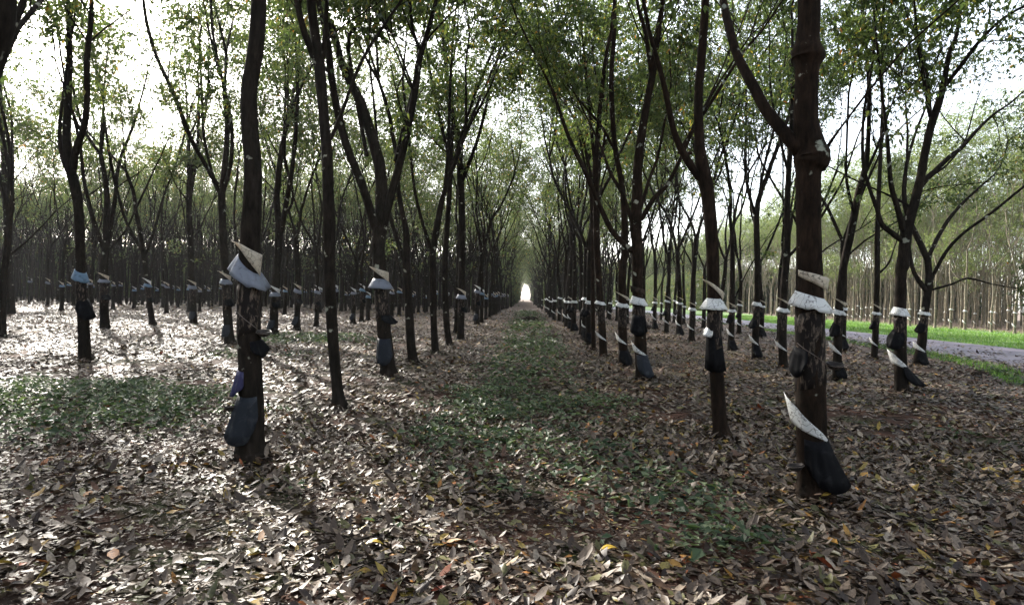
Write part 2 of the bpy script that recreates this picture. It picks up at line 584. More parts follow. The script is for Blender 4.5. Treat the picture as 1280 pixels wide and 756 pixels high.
def gear(axis, style, rng, prefix, full=True):
    """Meshes of what is fixed to a tapped trunk: list of (name, mesh)."""
    face = FRONT + rng.normal(0, 0.25)
    out = []
    if style == 'white':
        z = rng.uniform(1.36, 1.62)
        out.append(('rain_guard', bm_mesh(skirt(axis, z, rng.uniform(0.08, 0.12), rng.uniform(0.045, 0.068), face, 360, rng.uniform(0.01, 0.04), face + rng.uniform(0.2, 0.9), rng, n=24 if full else 12, m=4 if full else 3), 'rain_guard', M['white_plastic'])))
        if rng.random() < 0.75:
            zl = rng.uniform(0.50, 0.66)
            out.append(('rain_guard', bm_mesh(flap(axis, zl + 0.10, zl - 0.10, rng.uniform(0.12, 0.18), 0.02, face - 0.75, 165, 0.075, 0.0, n=18 if full else 8, m=4 if full else 3), 'rain_guard', M['white_plastic'])))
        if full:
          if rng.random() < 0.7:
            out.append(('paper_flap', bm_mesh(flap(axis, z + 0.30, z + 0.12, 0.02, 0.07, face, 190, 0.05, 0.04), 'paper_flap', M['cream_plastic'])))
          out.append(('tapping_panel', bm_mesh(panel(axis, 0.95, z - 0.05, face, 190, rng=rng), 'tapping_panel', M['panel'])))
          if rng.random() < 0.7:
                out.append(('latex_apron', bm_mesh(skirt(axis, rng.uniform(1.0, 1.15), 0.28, 0.02, face - 1.2, 140, 0.05, face, rng, bulge=face - 1.4, bulge_amt=0.08), 'latex_apron', M['black_plastic'])))
          if rng.random() < 0.6:
                out.append(('latex_apron', bm_mesh(skirt(axis, 0.28, 0.34, 0.02, face + 0.5, 150, 0.05, face, rng, bulge=face + 0.8, bulge_amt=0.10), 'latex_apron', M['black_plastic'])))
    elif style == 'grey':
        z = rng.uniform(1.50, 1.85)
        mt = M['grey_plastic'] if rng.random() < 0.75 else M['blue_plastic']
        out.append(('rain_guard', bm_mesh(skirt(axis, z, rng.uniform(0.12, 0.17), rng.uniform(0.05, 0.075), face, 360, rng.uniform(0.02, 0.06), face + rng.uniform(0.4, 1.1), rng, n=24 if full else 12, m=4 if full else 3), 'rain_guard', mt)))
        out.append(('paper_flap', bm_mesh(flap(axis, z + 0.30, z + 0.09, 0.02, 0.15, face + 0.3, 150, 0.07, 0.03, n=14 if full else 7, m=4 if full else 2), 'paper_flap', M['white_plastic'] if rng.random() < 0.6 else M['cream_plastic'])))
        if full:
            out.append(('tapping_panel', bm_mesh(panel(axis, 1.0, z - 0.06, face, 190, rng=rng), 'tapping_panel', M['panel'])))
            if rng.random() < 0.7:
                out.append(('latex_apron', bm_mesh(skirt(axis, rng.uniform(1.1, 1.25), 0.22, 0.02, face + 1.2, 140, 0.05, face, rng, bulge=face + 1.4, bulge_amt=0.09), 'latex_apron', M['black_plastic'])))
            if rng.random() < 0.55:
                out.append(('latex_apron', bm_mesh(skirt(axis, 0.42, 0.36, 0.015, face - 0.4, 130, 0.03, face, rng, bulge=face - 0.6, bulge_amt=0.08), 'latex_apron', M['slate_plastic'])))
    return out


BOWL_ME = bm_mesh(lathe([(0.018, -0.055), (0.040, -0.046), (0.060, -0.022), (0.068, 0.0), (0.062, 0.0), (0.054, -0.020), (0.036, -0.038), (0.014, -0.044)]), 'bowl', M['bowl'])


def latex_bowl(axis, z, az, label, base):
    ax = axis(z)
    r = ax[2] + 0.071
    o = bpy.data.objects.new('latex_bowl', None)
    col.objects.link(o)
    o.location = (base[0] + ax[0] + math.cos(az) * r, base[1] + ax[1] + math.sin(az) * r, base[2] + z)
    o.rotation_euler = (0.15, 0.1, az)
    thing(o, label, 'bowl', 'latex bowls wired to the trunks')
    link('bowl', BOWL_ME, o)
    mb = MB()
    a = np.linspace(0, 2 * np.pi, 15)
    tube(mb, np.stack([0.0705 * np.cos(a), 0.0705 * np.sin(a), np.full(15, -0.012)], 1), np.full(15, 0.0022), 5)
    link('wire_hanger', mb.mesh('wire_hanger', [M['wire']]), o)
    mb2 = MB()
    tube(mb2, [(-0.069, 0, -0.012), (-0.078, 0, 0.02), (-0.095, 0, 0.06)], [0.0022] * 3, 5)
    link('wire_hook', mb2.mesh('wire_hook', [M['wire']]), o)
    return o


# ------------------------------------------------------------------ trees traced where the photograph shows them
tree_count = 0
GROUP_L, GROUP_R = 'rubber trees left of the aisle', 'rubber trees right of the aisle'
near_axes = {}


def traced_tree(key, label, group, trunk, limbs, gear_style=None, bark='bark', leaf='leaf', seed=0, extra_top=17.0, per=33, drop=0.0):
    """trunk: [(u, v, width px)...] from the base up; limbs the same. Depth comes from where the base meets the ground."""
    rng = np.random.default_rng(1000 + seed)
    g, d = on_ground(trunk[0][0], trunk[0][1])
    base = np.array((g[0], g[1], 0.0))
    root = bpy.data.objects.new('rubber_tree', None)
    col.objects.link(root)
    root.location = base
    thing(root, label, 'tree', group)
    root['row_y'] = float(base[1])
    P = [at_depth(u, v, d) - base for u, v, w in trunk]
    Rr = [w * (0.97 if key in 'AH' else 0.90) / 2 / F0 * d for u, v, w in trunk]
    P[0][2] = 0
    # root collar under the ground
    P.insert(0, P[0] + np.array((0, 0, -0.25)))
    Rr.insert(0, Rr[0] * 1.12)
    lean = 0.05 * rng.normal()
    for p in P:
        p[1] += lean * max(0, p[2] - 2.2)
    sp, sr = smooth_path(P, Rr, 4)
    mb = MB()
    tube(mb, sp, sr, 22, rng, 0.02, 0, True)
    tips = []
    # anything that leaves the frame at the top grows on
    dirn = unit(sp[-1] - sp[-3])
    if not limbs or sr[-1] > 0.035 or trunk[-1][1] < 70:
        lv = 1 if sr[-1] > 0.06 else (2 if sr[-1] > 0.028 else 3)
        grow(mb, tips, sp[-1] - dirn * 0.03, dirn, sr[-1] * 0.97, {1: 3.4, 2: 2.7, 3: 2.0}[lv], lv, rng, extra_top)
    bmat = M[bark]
    tr = link('trunk', mb.mesh('trunk', [bmat]), root)
    for L in limbs:
        LP = np.array([at_depth(u, v, d) - base for u, v, w in L])
        LR = np.array([max(0.006, w * (0.97 if key in 'AH' else 0.84) / 2 / F0 * d) for u, v, w in L])
        # the limb starts on the trunk's own axis; then it leaves the plane of the picture
        j = int(np.argmin(np.linalg.norm((sp - LP[0])[:, [0, 2]], axis=1)))
        y0 = sp[j][1]
        dist = np.linalg.norm(LP - LP[0], axis=1)
        LP[:, 1] += (y0 - LP[0][1]) + dist * rng.uniform(-0.45, 0.45)
        start = sp[j] * 0.6 + LP[0] * 0.4
        LP = np.vstack([start, LP])
        LR = np.concatenate([[LR[0]], LR])
        lp, lr = smooth_path(LP, LR, 3)
        lm = MB()
        tube(lm, lp, lr, 10, rng, 0.02)
        dd = unit(lp[-1] - lp[-3])
        lv = 1 if lr[-1] > 0.075 else (2 if lr[-1] > 0.042 else 3)
        grow(lm, tips, lp[-1] - dd * 0.02, dd, max(0.010, lr[-1] * 0.97), {1: 3.3, 2: 2.6, 3: 2.0}[lv], lv, rng, extra_top)
        # side twigs on the limb, above the clear height
        for q in range(rng.integers(3, 6)):
            i = rng.integers(len(lp) // 3, len(lp) - 1)
            if lp[i][2] > 4.5:
                dt = rotate_about(unit(lp[i + 1] - lp[i]), R(rng.uniform(30, 60)), rng.random() * 6.283)
                grow(lm, tips, lp[i], dt, max(0.008, lr[i] * 0.4), rng.uniform(0.9, 1.6), 3, rng, extra_top)
        link('limb', lm.mesh('limb', [bmat]), tr)
    cm = MB()
    lv_, lq_ = leaflets(tips, rng, per, 0.25, 0.80, 6.6)
    cm.add(lv_, lq_)
    link('crown', cm.mesh('crown', [M[leaf]], False), root)

    def axis(z):
        zz = sp[:, 2]
        j = int(np.clip(np.searchsorted(zz[:40], z), 1, min(39, len(zz) - 1)))
        t = (z - zz[j - 1]) / (zz[j] - zz[j - 1] + 1e-9)
        t = min(1, max(0, t))
        p = sp[j - 1] * (1 - t) + sp[j] * t
        return (p[0], p[1], sr[j - 1] * (1 - t) + sr[j] * t)
    near_axes[key] = (axis, base, root)
    if gear_style:
        for nm, me in gear(axis, gear_style, rng, key):
            link(nm, me, root)
    return root


def part(key, name, bm, mat, label=None):
    o = link(name, bm_mesh(bm, name, M[mat]), near_axes[key][2])
    if label:
        o['label'] = label
    return o


T = traced_tree
# --- left edge of the aisle
T('A', 'lichen spotted rubber tree wearing a tilted grey skirt and a large cream pointed flap', GROUP_L,
  [(314, 572, 44), (313, 564, 37), (314, 545, 32), (314, 500, 30), (312, 440, 29), (311, 400, 28), (311, 335, 27), (315, 250, 23), (314, 200, 21), (309, 150, 21), (308, 110, 20), (315, 60, 20), (318, 0, 19), (317, -80, 16)],
  [], None, seed=1)
T('B', 'bare slim trunk without any guard, second in the row left of the aisle, forking high', GROUP_L,
  [(424, 508, 22), (423, 496, 17), (421, 480, 15), (416, 420, 15), (412, 350, 15), (411, 280, 16), (409, 200, 15), (404, 140, 14), (399, 82, 15)],
  [[(398, 84, 11), (386, 50, 10), (381, 20, 9), (379, -10, 8)], [(402, 80, 8), (410, 40, 7), (417, -10, 5)],
   [(414, 172, 6), (430, 130, 5), (450, 75, 5), (480, 25, 4), (500, -5, 4)]], None, seed=2)
T('C', 'rubber tree with wide V fork above grey cone guard, slate apron at foot', GROUP_L,
  [(486, 470, 26), (485, 458, 21), (483, 440, 20), (479, 400, 19), (475, 340, 18), (473, 305, 19), (475, 285, 20)],
  [[(471, 288, 14), (460, 240, 12), (445, 190, 11), (438, 140, 10), (437, 90, 9), (434, 60, 8), (425, 20, 6), (418, -10, 5)],
   [(479, 286, 14), (488, 250, 12), (505, 190, 11), (520, 120, 10), (526, 78, 9), (538, 40, 7), (551, -8, 5)],
   [(524, 80, 6), (517, 40, 5), (513, -8, 4)], [(436, 62, 6), (445, 30, 5), (446, -8, 4)]], None, seed=3)
T('D', 'unguarded rubber tree with a short broken top and one thin limb leaning left', GROUP_L,
  [(517, 456, 18), (516, 448, 14), (513, 420, 12), (510, 360, 11), (508, 330, 11), (508, 295, 9), (506, 281, 8)],
  [[(505, 325, 7), (495, 298, 6), (488, 278, 5), (480, 250, 5), (470, 210, 4), (464, 150, 4), (452, 60, 3)]], None, seed=4)
T('E', 'unguarded rubber tree left of the aisle splitting at mid height into thin limbs', GROUP_L,
  [(545, 443, 14), (544, 436, 10), (542, 400, 9), (541, 340, 9), (541, 315, 9)],
  [[(540, 315, 5), (530, 280, 5), (522, 240, 4), (518, 180, 4), (514, 120, 3)], [(542, 314, 7), (550, 270, 6), (556, 230, 5), (560, 180, 5), (562, 100, 4), (565, 40, 3)]], None, seed=5)
T('F', 'thin unguarded rubber tree, sixth along the left edge of the aisle', GROUP_L,
  [(562, 432, 12), (561, 425, 9), (558, 400, 9), (556, 330, 8), (560, 260, 7), (563, 200, 7)],
  [[(562, 200, 5), (552, 160, 5), (540, 100, 4), (532, 50, 3)], [(566, 202, 5), (585, 150, 4), (610, 95, 4), (632, 55, 3)]], None, seed=6)
T('G', 'upright rubber tree with grey guard and lower slate apron, seventh along the left aisle edge', GROUP_L,
  [(576, 425, 13), (576, 418, 10), (577, 360, 9), (578, 300, 10), (577, 230, 9)],
  [[(577, 230, 7), (600, 180, 5), (618, 120, 4), (628, 90, 3)], [(575, 230, 7), (572, 180, 6), (562, 120, 5), (555, 60, 4)]], 'grey', seed=7)
# --- right edge of the aisle
T('H', 'thickest rubber tree, dark trunk with white pleated skirt, black apron and tan flap', GROUP_R,
  [(1018, 618, 54), (1018, 608, 46), (1017, 592, 41), (1015, 560, 37), (1013, 470, 36), (1012, 380, 34), (1011, 300, 30), (1010, 240, 30), (1010, 215, 31), (1012, 206, 42), (1014, 196, 45), (1011, 182, 37), (1006, 150, 29), (1007, 100, 28), (1007, 84, 31), (1008, 74, 41), (1007, 64, 37), (1007, 52, 29), (1009, 20, 27), (1010, -60, 25), (1014, -130, 22)],
  [[(998, 186, 20), (985, 165, 17), (967, 130, 15), (955, 90, 14), (943, 50, 12), (938, 10, 12), (934, -60, 10)],
   [(1026, 196, 6), (1034, 180, 4), (1041, 168, 3)]], None, seed=8, bark='bark_red')
T('I', 'rubber tree with white guard and long black sleeve, forking left above head height', GROUP_R,
  [(902, 546, 30), (901, 536, 23), (899, 520, 20), (896, 470, 19), (893, 420, 18), (892, 370, 17), (890, 300, 17), (885, 240, 19), (880, 215, 20), (876, 180, 14), (875, 120, 12), (880, 60, 12), (885, 0, 11), (888, -60, 10)],
  [[(874, 220, 12), (855, 195, 11), (840, 165, 9), (828, 120, 8), (817, 85, 7), (805, 50, 6), (793, -5, 5)],
   [(880, 142, 5), (900, 110, 5), (925, 70, 4), (945, 48, 3)], [(850, 190, 5), (862, 170, 4), (872, 152, 4), (890, 120, 3)]], None, seed=9, bark='bark_red')
T('J', 'many limbed rubber tree with white guard, rust flap and round slate apron', GROUP_R,
  [(804, 475, 27), (803, 464, 19), (801, 440, 17), (799, 400, 16), (797, 360, 15), (796, 310, 15), (794, 280, 16), (795, 240, 14), (796, 200, 12), (806, 130, 10), (812, 100, 9), (816, 60, 9), (822, 20, 6), (826, -20, 5)],
  [[(788, 312, 9), (765, 290, 8), (745, 250, 7), (730, 215, 7), (710, 175, 6), (690, 120, 4), (670, 80, 3), (655, 50, 3)],
   [(801, 274, 8), (815, 250, 7), (830, 235, 6), (845, 205, 5), (852, 188, 5), (862, 165, 4)],
   [(789, 276, 7), (778, 240, 6), (765, 215, 5), (754, 180, 4), (742, 150, 3)],
   [(810, 97, 7), (800, 55, 6), (790, 30, 5), (782, -5, 4)], [(799, 262, 6), (812, 225, 5), (826, 190, 4), (838, 140, 4)]], None, seed=10, bark='bark_red')
T('K', 'white guarded rubber tree close behind the one with the rust flap', GROUP_R,
  [(779, 459, 18), (779, 450, 14), (778, 400, 12), (778, 340, 11), (781, 310, 10), (778, 240, 8), (768, 185, 7), (763, 110, 7), (766, 50, 6), (767, -10, 5)],
  [[(770, 195, 4), (752, 165, 4), (728, 140, 3), (705, 115, 3)]], 'white', seed=11, bark='bark_red')
T('L', 'straight reddish rubber tree with white guard, fifth along the right edge of the aisle', GROUP_R,
  [(755, 446, 14), (754, 438, 11), (752, 400, 10), (747, 330, 9), (745, 260, 9), (744, 200, 8)],
  [[(743, 205, 5), (738, 150, 5), (733, 90, 4), (728, 40, 3)], [(745, 215, 4), (755, 180, 4), (760, 140, 3)]], 'white', seed=12, bark='bark_red')
T('M', 'very thin unguarded pole like rubber tree along the right aisle edge', GROUP_R,
  [(742, 438, 8), (742, 430, 6), (741, 380, 6), (741, 300, 5), (739, 230, 5)],
  [[(738, 235, 4), (728, 190, 3), (718, 140, 3)], [(740, 235, 4), (744, 190, 3), (742, 120, 3)]], None, seed=13, bark='bark_red')
# --- second and third rows on the right
T('O', 'spreading rubber tree with knob under its fork and black apron sticking out right', GROUP_R,
  [(1128, 490, 23), (1127, 480, 18), (1126, 460, 16), (1125, 400, 15), (1126, 345, 14), (1128, 332, 17), (1129, 318, 14), (1131, 300, 15), (1133, 285, 15), (1140, 260, 12), (1148, 225, 11), (1152, 200, 10), (1160, 160, 10), (1168, 135, 10), (1175, 108, 8), (1181, 70, 6), (1190, 46, 5), (1196, -5, 4)],
  [[(1126, 300, 9), (1113, 290, 8), (1102, 280, 7), (1096, 260, 6), (1086, 230, 5), (1080, 200, 5), (1082, 140, 4), (1095, 70, 4), (1101, 0, 3)],
   [(1129, 290, 10), (1118, 262, 8), (1107, 235, 7), (1101, 205, 6), (1096, 178, 5), (1085, 130, 4), (1070, 60, 3)],
   [(1152, 226, 8), (1170, 213, 7), (1190, 196, 7), (1210, 182, 6), (1235, 158, 5), (1260, 137, 4), (1290, 118, 3)],
   [(1159, 146, 6), (1148, 120, 5), (1133, 84, 5), (1122, 55, 4)], [(1178, 108, 6), (1193, 82, 6), (1203, 64, 5), (1222, 42, 4), (1250, 26, 3)],
   [(1142, 262, 4), (1128, 250, 4), (1114, 240, 3)], [(1160, 160, 5), (1167, 100, 4), (1163, 50, 4), (1154, 0, 3)]], None, seed=14)
T('P', 'rubber tree curving to the right with white guard, between the thickest tree and the road', GROUP_R,
  [(1046, 476, 15), (1046, 468, 12), (1047, 440, 11), (1048, 400, 11), (1053, 340, 10), (1060, 300, 10), (1065, 270, 10), (1070, 240, 9), (1076, 215, 8), (1079, 180, 6), (1078, 120, 5), (1072, 60, 4)],
  [[(1066, 272, 5), (1050, 230, 4), (1045, 190, 3), (1040, 130, 3)], [(1074, 225, 5), (1088, 190, 4), (1098, 150, 3)]], 'white', seed=15)
T('Q', 'straight rubber tree with white guards left of the thickest trunk, second row', GROUP_R,
  [(979, 459, 15), (979, 451, 12), (978, 420, 11), (980, 360, 10), (983, 310, 9), (982, 250, 8), (984, 190, 7), (986, 130, 6), (984, 60, 4)],
  [[(984, 322, 5), (996, 306, 4), (1010, 285, 4), (1030, 240, 3)], [(983, 220, 4), (972, 180, 4), (960, 130, 3)]], 'white', seed=16)
T('S', 'slim white guarded rubber tree with twin limbs, seen against the grass verge', GROUP_R,
  [(944, 449, 12), (944, 442, 10), (945, 400, 9), (947, 350, 8), (947, 270, 8)],
  [[(946, 270, 5), (940, 235, 5), (939, 200, 4), (945, 150, 4), (950, 90, 3)], [(948, 268, 5), (955, 220, 4), (965, 180, 4), (980, 130, 3)]], 'white', seed=17)
T('U', 'thin rubber tree with white guards at the road edge, left of the spreading dark tree', GROUP_R,
  [(1093, 449, 11), (1093, 443, 9), (1095, 400, 8), (1097, 340, 7), (1098, 300, 7), (1100, 260, 6), (1104, 200, 5), (1108, 140, 4)],
  [[(1098, 342, 4), (1108, 335, 3), (1116, 326, 3), (1123, 312, 2)]], 'white', seed=18)
T('V', 'low forked rubber tree whose long limbs sweep right towards the road', GROUP_R,
  [(1147, 458, 16), (1148, 450, 13), (1152, 430, 12), (1155, 400, 10), (1158, 378, 10), (1160, 362, 10)],
  [[(1157, 362, 8), (1147, 340, 6), (1146, 310, 6), (1150, 280, 5), (1165, 245, 5), (1190, 215, 4), (1220, 195, 3), (1250, 165, 3)],
   [(1163, 358, 8), (1168, 325, 7), (1180, 305, 6), (1200, 280, 6), (1220, 260, 5), (1245, 240, 4), (1285, 212, 3)],
   [(1165, 362, 4), (1190, 355, 3), (1210, 348, 3), (1240, 355, 2)], [(1166, 345, 5), (1178, 315, 5), (1196, 292, 4), (1225, 268, 4), (1270, 225, 3)]], 'white', seed=19)
# --- rows on the left
T('N', 'rubber tree with a low Y fork and a blue plastic hood on the left', GROUP_L,
  [(107, 452, 19), (106, 444, 16), (104, 400, 14), (101, 350, 13), (99, 300, 12), (95, 260, 12), (90, 235, 13), (84, 214, 13)],
  [[(79, 212, 7), (68, 185, 6), (64, 150, 5), (66, 90, 4), (68, 40, 4)], [(86, 208, 11), (95, 187, 10), (112, 160, 9), (122, 130, 8), (130, 90, 8), (140, 60, 7), (149, 30, 6), (154, -10, 5)]], None, seed=20)
T('W', 'rubber tree with grey guard and white flap, just left of the lichen spotted trunk', GROUP_L,
  [(288, 430, 17), (287, 423, 13), (285, 400, 12), (282, 350, 11), (278, 300, 10), (275, 260, 10), (274, 238, 10)],
  [[(272, 240, 7), (258, 210, 6), (240, 175, 6), (222, 120, 6), (205, 80, 5), (195, 40, 5), (191, -5, 4)], [(276, 238, 7), (288, 200, 6), (290, 150, 5), (281, 100, 5), (273, 50, 4), (272, -5, 4)],
   [(262, 215, 4), (250, 170, 4), (245, 110, 4), (240, 40, 3)]], 'grey', seed=21)
T('X', 'rubber tree with grey guard just right of the lichen spotted trunk, wide fork', GROUP_L,
  [(342, 420, 16), (342, 412, 12), (343, 380, 11), (347, 330, 10), (349, 288, 11)],
  [[(346, 288, 7), (344, 262, 6), (335, 225, 6), (332, 180, 5), (335, 110, 5), (335, 60, 4)], [(352, 288, 8), (365, 250, 7), (378, 210, 6), (390, 160, 5), (398, 110, 4)], [(367, 245, 4), (362, 200, 4), (372, 150, 3)]], 'grey', seed=22)
T('Y', 'rubber tree with a drooping guard and several steep limbs, behind the blue hooded one', GROUP_L,
  [(131, 411, 15), (131, 404, 12), (130, 380, 11), (130, 330, 10), (131, 302, 10)],
  [[(129, 312, 6), (122, 280, 5), (116, 230, 5), (117, 190, 4), (113, 140, 4)], [(132, 304, 7), (133, 250, 6), (130, 200, 5), (140, 150, 4), (146, 100, 3)], [(134, 312, 4), (150, 290, 3), (158, 265, 3), (170, 225, 3)]], 'grey', seed=23)
T('Z', 'crooked thin rubber tree with small grey guard, leaning left at its fork', GROUP_L,
  [(191, 407, 11), (190, 400, 8), (187, 380, 7), (183, 340, 7), (179, 312, 7)],
  [[(177, 312, 5), (163, 280, 4), (157, 250, 4), (152, 210, 4), (150, 150, 3)], [(182, 318, 4), (188, 290, 4), (195, 240, 3), (206, 190, 3), (214, 130, 3)]], 'grey', seed=24)
T('AA', 'straight trunked rubber tree with pointed white flap, mid left, long upright limbs', GROUP_L,
  [(242, 405, 12), (242, 398, 9), (240, 350, 8), (240, 300, 8), (240, 270, 8)],
  [[(239, 272, 5), (235, 220, 5), (234, 160, 4), (230, 100, 4), (217, 20, 3)], [(241, 270, 5), (250, 220, 5), (262, 190, 4), (272, 130, 3)]], 'grey', seed=25)
T('BB', 'dark straight rubber tree by the far left of the sunlit litter', GROUP_L,
  [(14, 393, 13), (14, 387, 10), (12, 350, 9), (11, 300, 8), (11, 265, 8), (10, 200, 6), (9, 140, 5)],
  [[(12, 266, 5), (25, 245, 4), (35, 215, 4), (50, 160, 3)], [(9, 190, 4), (18, 150, 3), (20, 90, 3)]], None, seed=26)
# --- two whose trunks stand just outside the frame
T('LL', 'leaning near trunk cut off by the upper left corner', GROUP_L,
  [(-118, 770, 100), (-110, 740, 74), (-105, 600, 66), (-95, 400, 60), (-70, 200, 56), (-34, 100, 52), (-16, 40, 54), (-9, 0, 50), (-12, -80, 46)], [], None, seed=27, per=6)
T('RR', 'rubber tree at the right border showing only the edge of its white lower guard', GROUP_R,
  [(1338, 850, 110), (1337, 820, 88), (1336, 640, 76), (1337, 420, 72), (1340, 200, 66), (1345, 20, 60), (1340, -100, 54)],
  [[(1338, 30, 16), (1300, -30, 12), (1262, -95, 8)]], None, seed=28, bark='bark_red', per=6)

# gear of the trees that can be read closely
rg = np.random.default_rng(77)
ax = near_axes['A'][0]
part('A', 'rain_guard', skirt(ax, 1.78, 0.16, 0.075, FRONT, 360, 0.10, FRONT + 1.3, rg, pleat=0.014, n=44), 'grey_plastic', 'grey flared skirt tilted down to the right')
part('A', 'paper_flap', flap(ax, 2.05, 1.84, 0.02, 0.20, FRONT + 0.25, 125, 0.05, 0.03), 'cream_plastic', 'cream pointed flap above the skirt')
part('A', 'tapping_panel', panel(ax, 1.18, 1.68, FRONT, 200, rng=rg), 'panel')
part('A', 'latex_apron', skirt(ax, 1.06, 0.15, 0.01, FRONT + 1.2, 85, 0.02, FRONT, rg, bulge=FRONT + 1.3, bulge_amt=0.055), 'black_plastic')
part('A', 'latex_apron', skirt(ax, 0.74, 0.26, 0.025, FRONT - 1.1, 110, 0.04, FRONT, rg, bulge=FRONT - 1.3, bulge_amt=0.05), 'violet_plastic', 'violet scrap of plastic')
part('A', 'latex_apron', skirt(ax, 0.40, 0.44, 0.012, FRONT - 0.35, 140, 0.03, FRONT, rg, bulge=FRONT - 0.9, bulge_amt=0.10, n=36), 'slate_plastic', 'slate grey apron flared to the left')
bs = near_axes['A'][1]
latex_bowl(ax, 1.22, FRONT + 1.25, 'black latex bowl on the right side of the lichen spotted trunk', bs)
latex_bowl(ax, 0.50, FRONT - 1.35, 'black latex bowl low on the lichen spotted trunk, beside its slate apron', bs)
mbw = MB()
def wire_path(ax, z0, z1, f0, f1, n=12, off=0.006):
    out = []
    for t in np.linspace(0, 1, n):
        z = z0 + (z1 - z0) * t
        a = ax(z)
        f = f0 + (f1 - f0) * t
        out.append((a[0] + math.cos(f) * (a[2] + off), a[1] + math.sin(f) * (a[2] + off), z))
    return out
tube(mbw, wire_path(ax, 1.45, 1.22, FRONT - 1.3, FRONT + 1.3), np.full(12, 0.003), 5)
link('wire', mbw.mesh('wire', [M['wire']]), near_axes['A'][2])

ax = near_axes['H'][0]
bs = near_axes['H'][1]
part('H', 'rain_guard', skirt(ax, 1.63, 0.12, 0.052, FRONT, 360, 0.035, FRONT + 1.0, rg, pleat=0.010, n=52), 'white_plastic', 'white pleated upper skirt')
part('H', 'paper_flap', flap(ax, 1.87, 1.75, 0.05, 0.13, FRONT + 0.2, 170, 0.0, 0.05, n=30), 'cream_plastic', 'tan torn flap above the skirt')
part('H', 'tapping_panel', panel(ax, 0.92, 1.56, FRONT, 220, rng=rg), 'panel')
part('H', 'latex_apron', skirt(ax, 1.13, 0.24, 0.004, FRONT - 1.2, 75, 0.03, FRONT, rg, bulge=FRONT - 1.4, bulge_amt=0.05), 'black_plastic')
part('H', 'rain_guard', flap(ax, 0.73, 0.47, 0.22, 0.02, FRONT - 0.75, 190, 0.085, 0.0, n=40, m=6), 'white_plastic', 'white lower skirt tilted steeply')
part('H', 'latex_apron', skirt(ax, 0.31, 0.40, 0.012, FRONT + 0.5, 160, 0.04, FRONT, rg, bulge=FRONT + 1.0, bulge_amt=0.10, pleat=0.016, n=40), 'black_plastic', 'black apron flared to the right')
latex_bowl(ax, 1.12, FRONT + 1.2, 'black latex bowl on the right side of the thickest trunk', bs)
latex_bowl(ax, 0.27, FRONT - 1.15, 'dull latex bowl low on the thickest trunk, left of its black apron', bs)
mbw = MB()
tube(mbw, wire_path(ax, 1.28, 1.06, FRONT - 1.3, FRONT + 1.4, off=0.010), np.full(12, 0.003), 5)
link('wire', mbw.mesh('wire', [M['wire']]), near_axes['H'][2])

ax = near_axes['C'][0]
part('C', 'rain_guard', skirt(ax, 1.80, 0.19, 0.11, FRONT, 360, 0.01, FRONT + 1.0, rg, pleat=0.006), 'grey_plastic', 'grey cone guard')
part('C', 'paper_flap', flap(ax, 2.12, 1.92, 0.02, 0.20, FRONT + 0.1, 170, 0.05, 0.03), 'cream_plastic')
part('C', 'tapping_panel', panel(ax, 1.15, 1.7, FRONT, 190, rng=rg), 'panel')
part('C', 'latex_apron', skirt(ax, 1.12, 0.18, 0.04, FRONT + 1.1, 130, 0.02, FRONT, rg, bulge=FRONT + 1.4, bulge_amt=0.09), 'black_plastic')
part('C', 'latex_apron', skirt(ax, 0.50, 0.50, 0.02, FRONT - 0.2, 150, 0.02, FRONT, rg, bulge=FRONT - 0.6, bulge_amt=0.07), 'slate_plastic', 'slate grey apron near the foot')

ax = near_axes['N'][0]
part('N', 'rain_guard', skirt(ax, 1.83, 0.20, 0.06, FRONT, 360, 0.06, FRONT + 1.1, rg), 'blue_plastic', 'blue plastic hood')
part('N', 'tapping_panel', panel(ax, 1.1, 1.7, FRONT, 190, rng=rg), 'panel')
part('N', 'latex_apron', skirt(ax, 1.12, 0.42, 0.05, FRONT + 1.0, 160, 0.03, FRONT, rg, bulge=FRONT + 1.4, bulge_amt=0.11), 'black_plastic')

ax = near_axes['I'][0]
part('I', 'rain_guard', skirt(ax, 1.59, 0.13, 0.085, FRONT, 360, 0.01, FRONT, rg, pleat=0.006), 'white_plastic', 'white upper guard')
part('I', 'paper_flap', flap(ax, 1.86, 1.64, 0.03, 0.10, FRONT + 0.4, 190, 0.05, 0.06), 'cream_plastic')
part('I', 'tapping_panel', panel(ax, 1.05, 1.53, FRONT, 200, rng=rg), 'panel')
part('I', 'latex_apron', skirt(ax, 1.06, 0.52, 0.012, FRONT, 260, 0.02, FRONT, rg, bulge=FRONT - 1.2, bulge_amt=0.03), 'black_plastic', 'long black sleeve')
part('I', 'rain_guard', skirt(ax, 1.22, 0.11, 0.05, FRONT - 1.5, 120, 0.05, FRONT + 0.9, rg), 'white_plastic')

ax = near_axes['J'][0]
part('J', 'rain_guard', skirt(ax, 1.60, 0.15, 0.07, FRONT, 360, 0.03, FRONT + 1.0, rg, pleat=0.008), 'white_plastic', 'white upper guard')
part('J', 'paper_flap', flap(ax, 1.84, 1.76, 0.14, 0.10, FRONT, 200, 0.03, 0.04), 'soil_heap', 'rust brown flap')
part('J', 'tapping_panel', panel(ax, 1.05, 1.52, FRONT, 200, rng=rg), 'panel')
part('J', 'latex_apron', skirt(ax, 1.12, 0.42, 0.03, FRONT - 0.2, 230, 0.02, FRONT, rg, bulge=FRONT - 1.4, bulge_amt=0.05), 'black_plastic')
part('J', 'rain_guard', flap(ax, 0.70, 0.50, 0.18, 0.02, FRONT - 0.75, 180, 0.07, 0.0, n=26, m=5), 'white_plastic', 'white lower guard')
part('J', 'latex_apron', skirt(ax, 0.32, 0.42, 0.02, FRONT + 0.4, 150, 0.02, FRONT, rg, bulge=FRONT + 0.5, bulge_amt=0.09), 'slate_plastic', 'round slate apron')
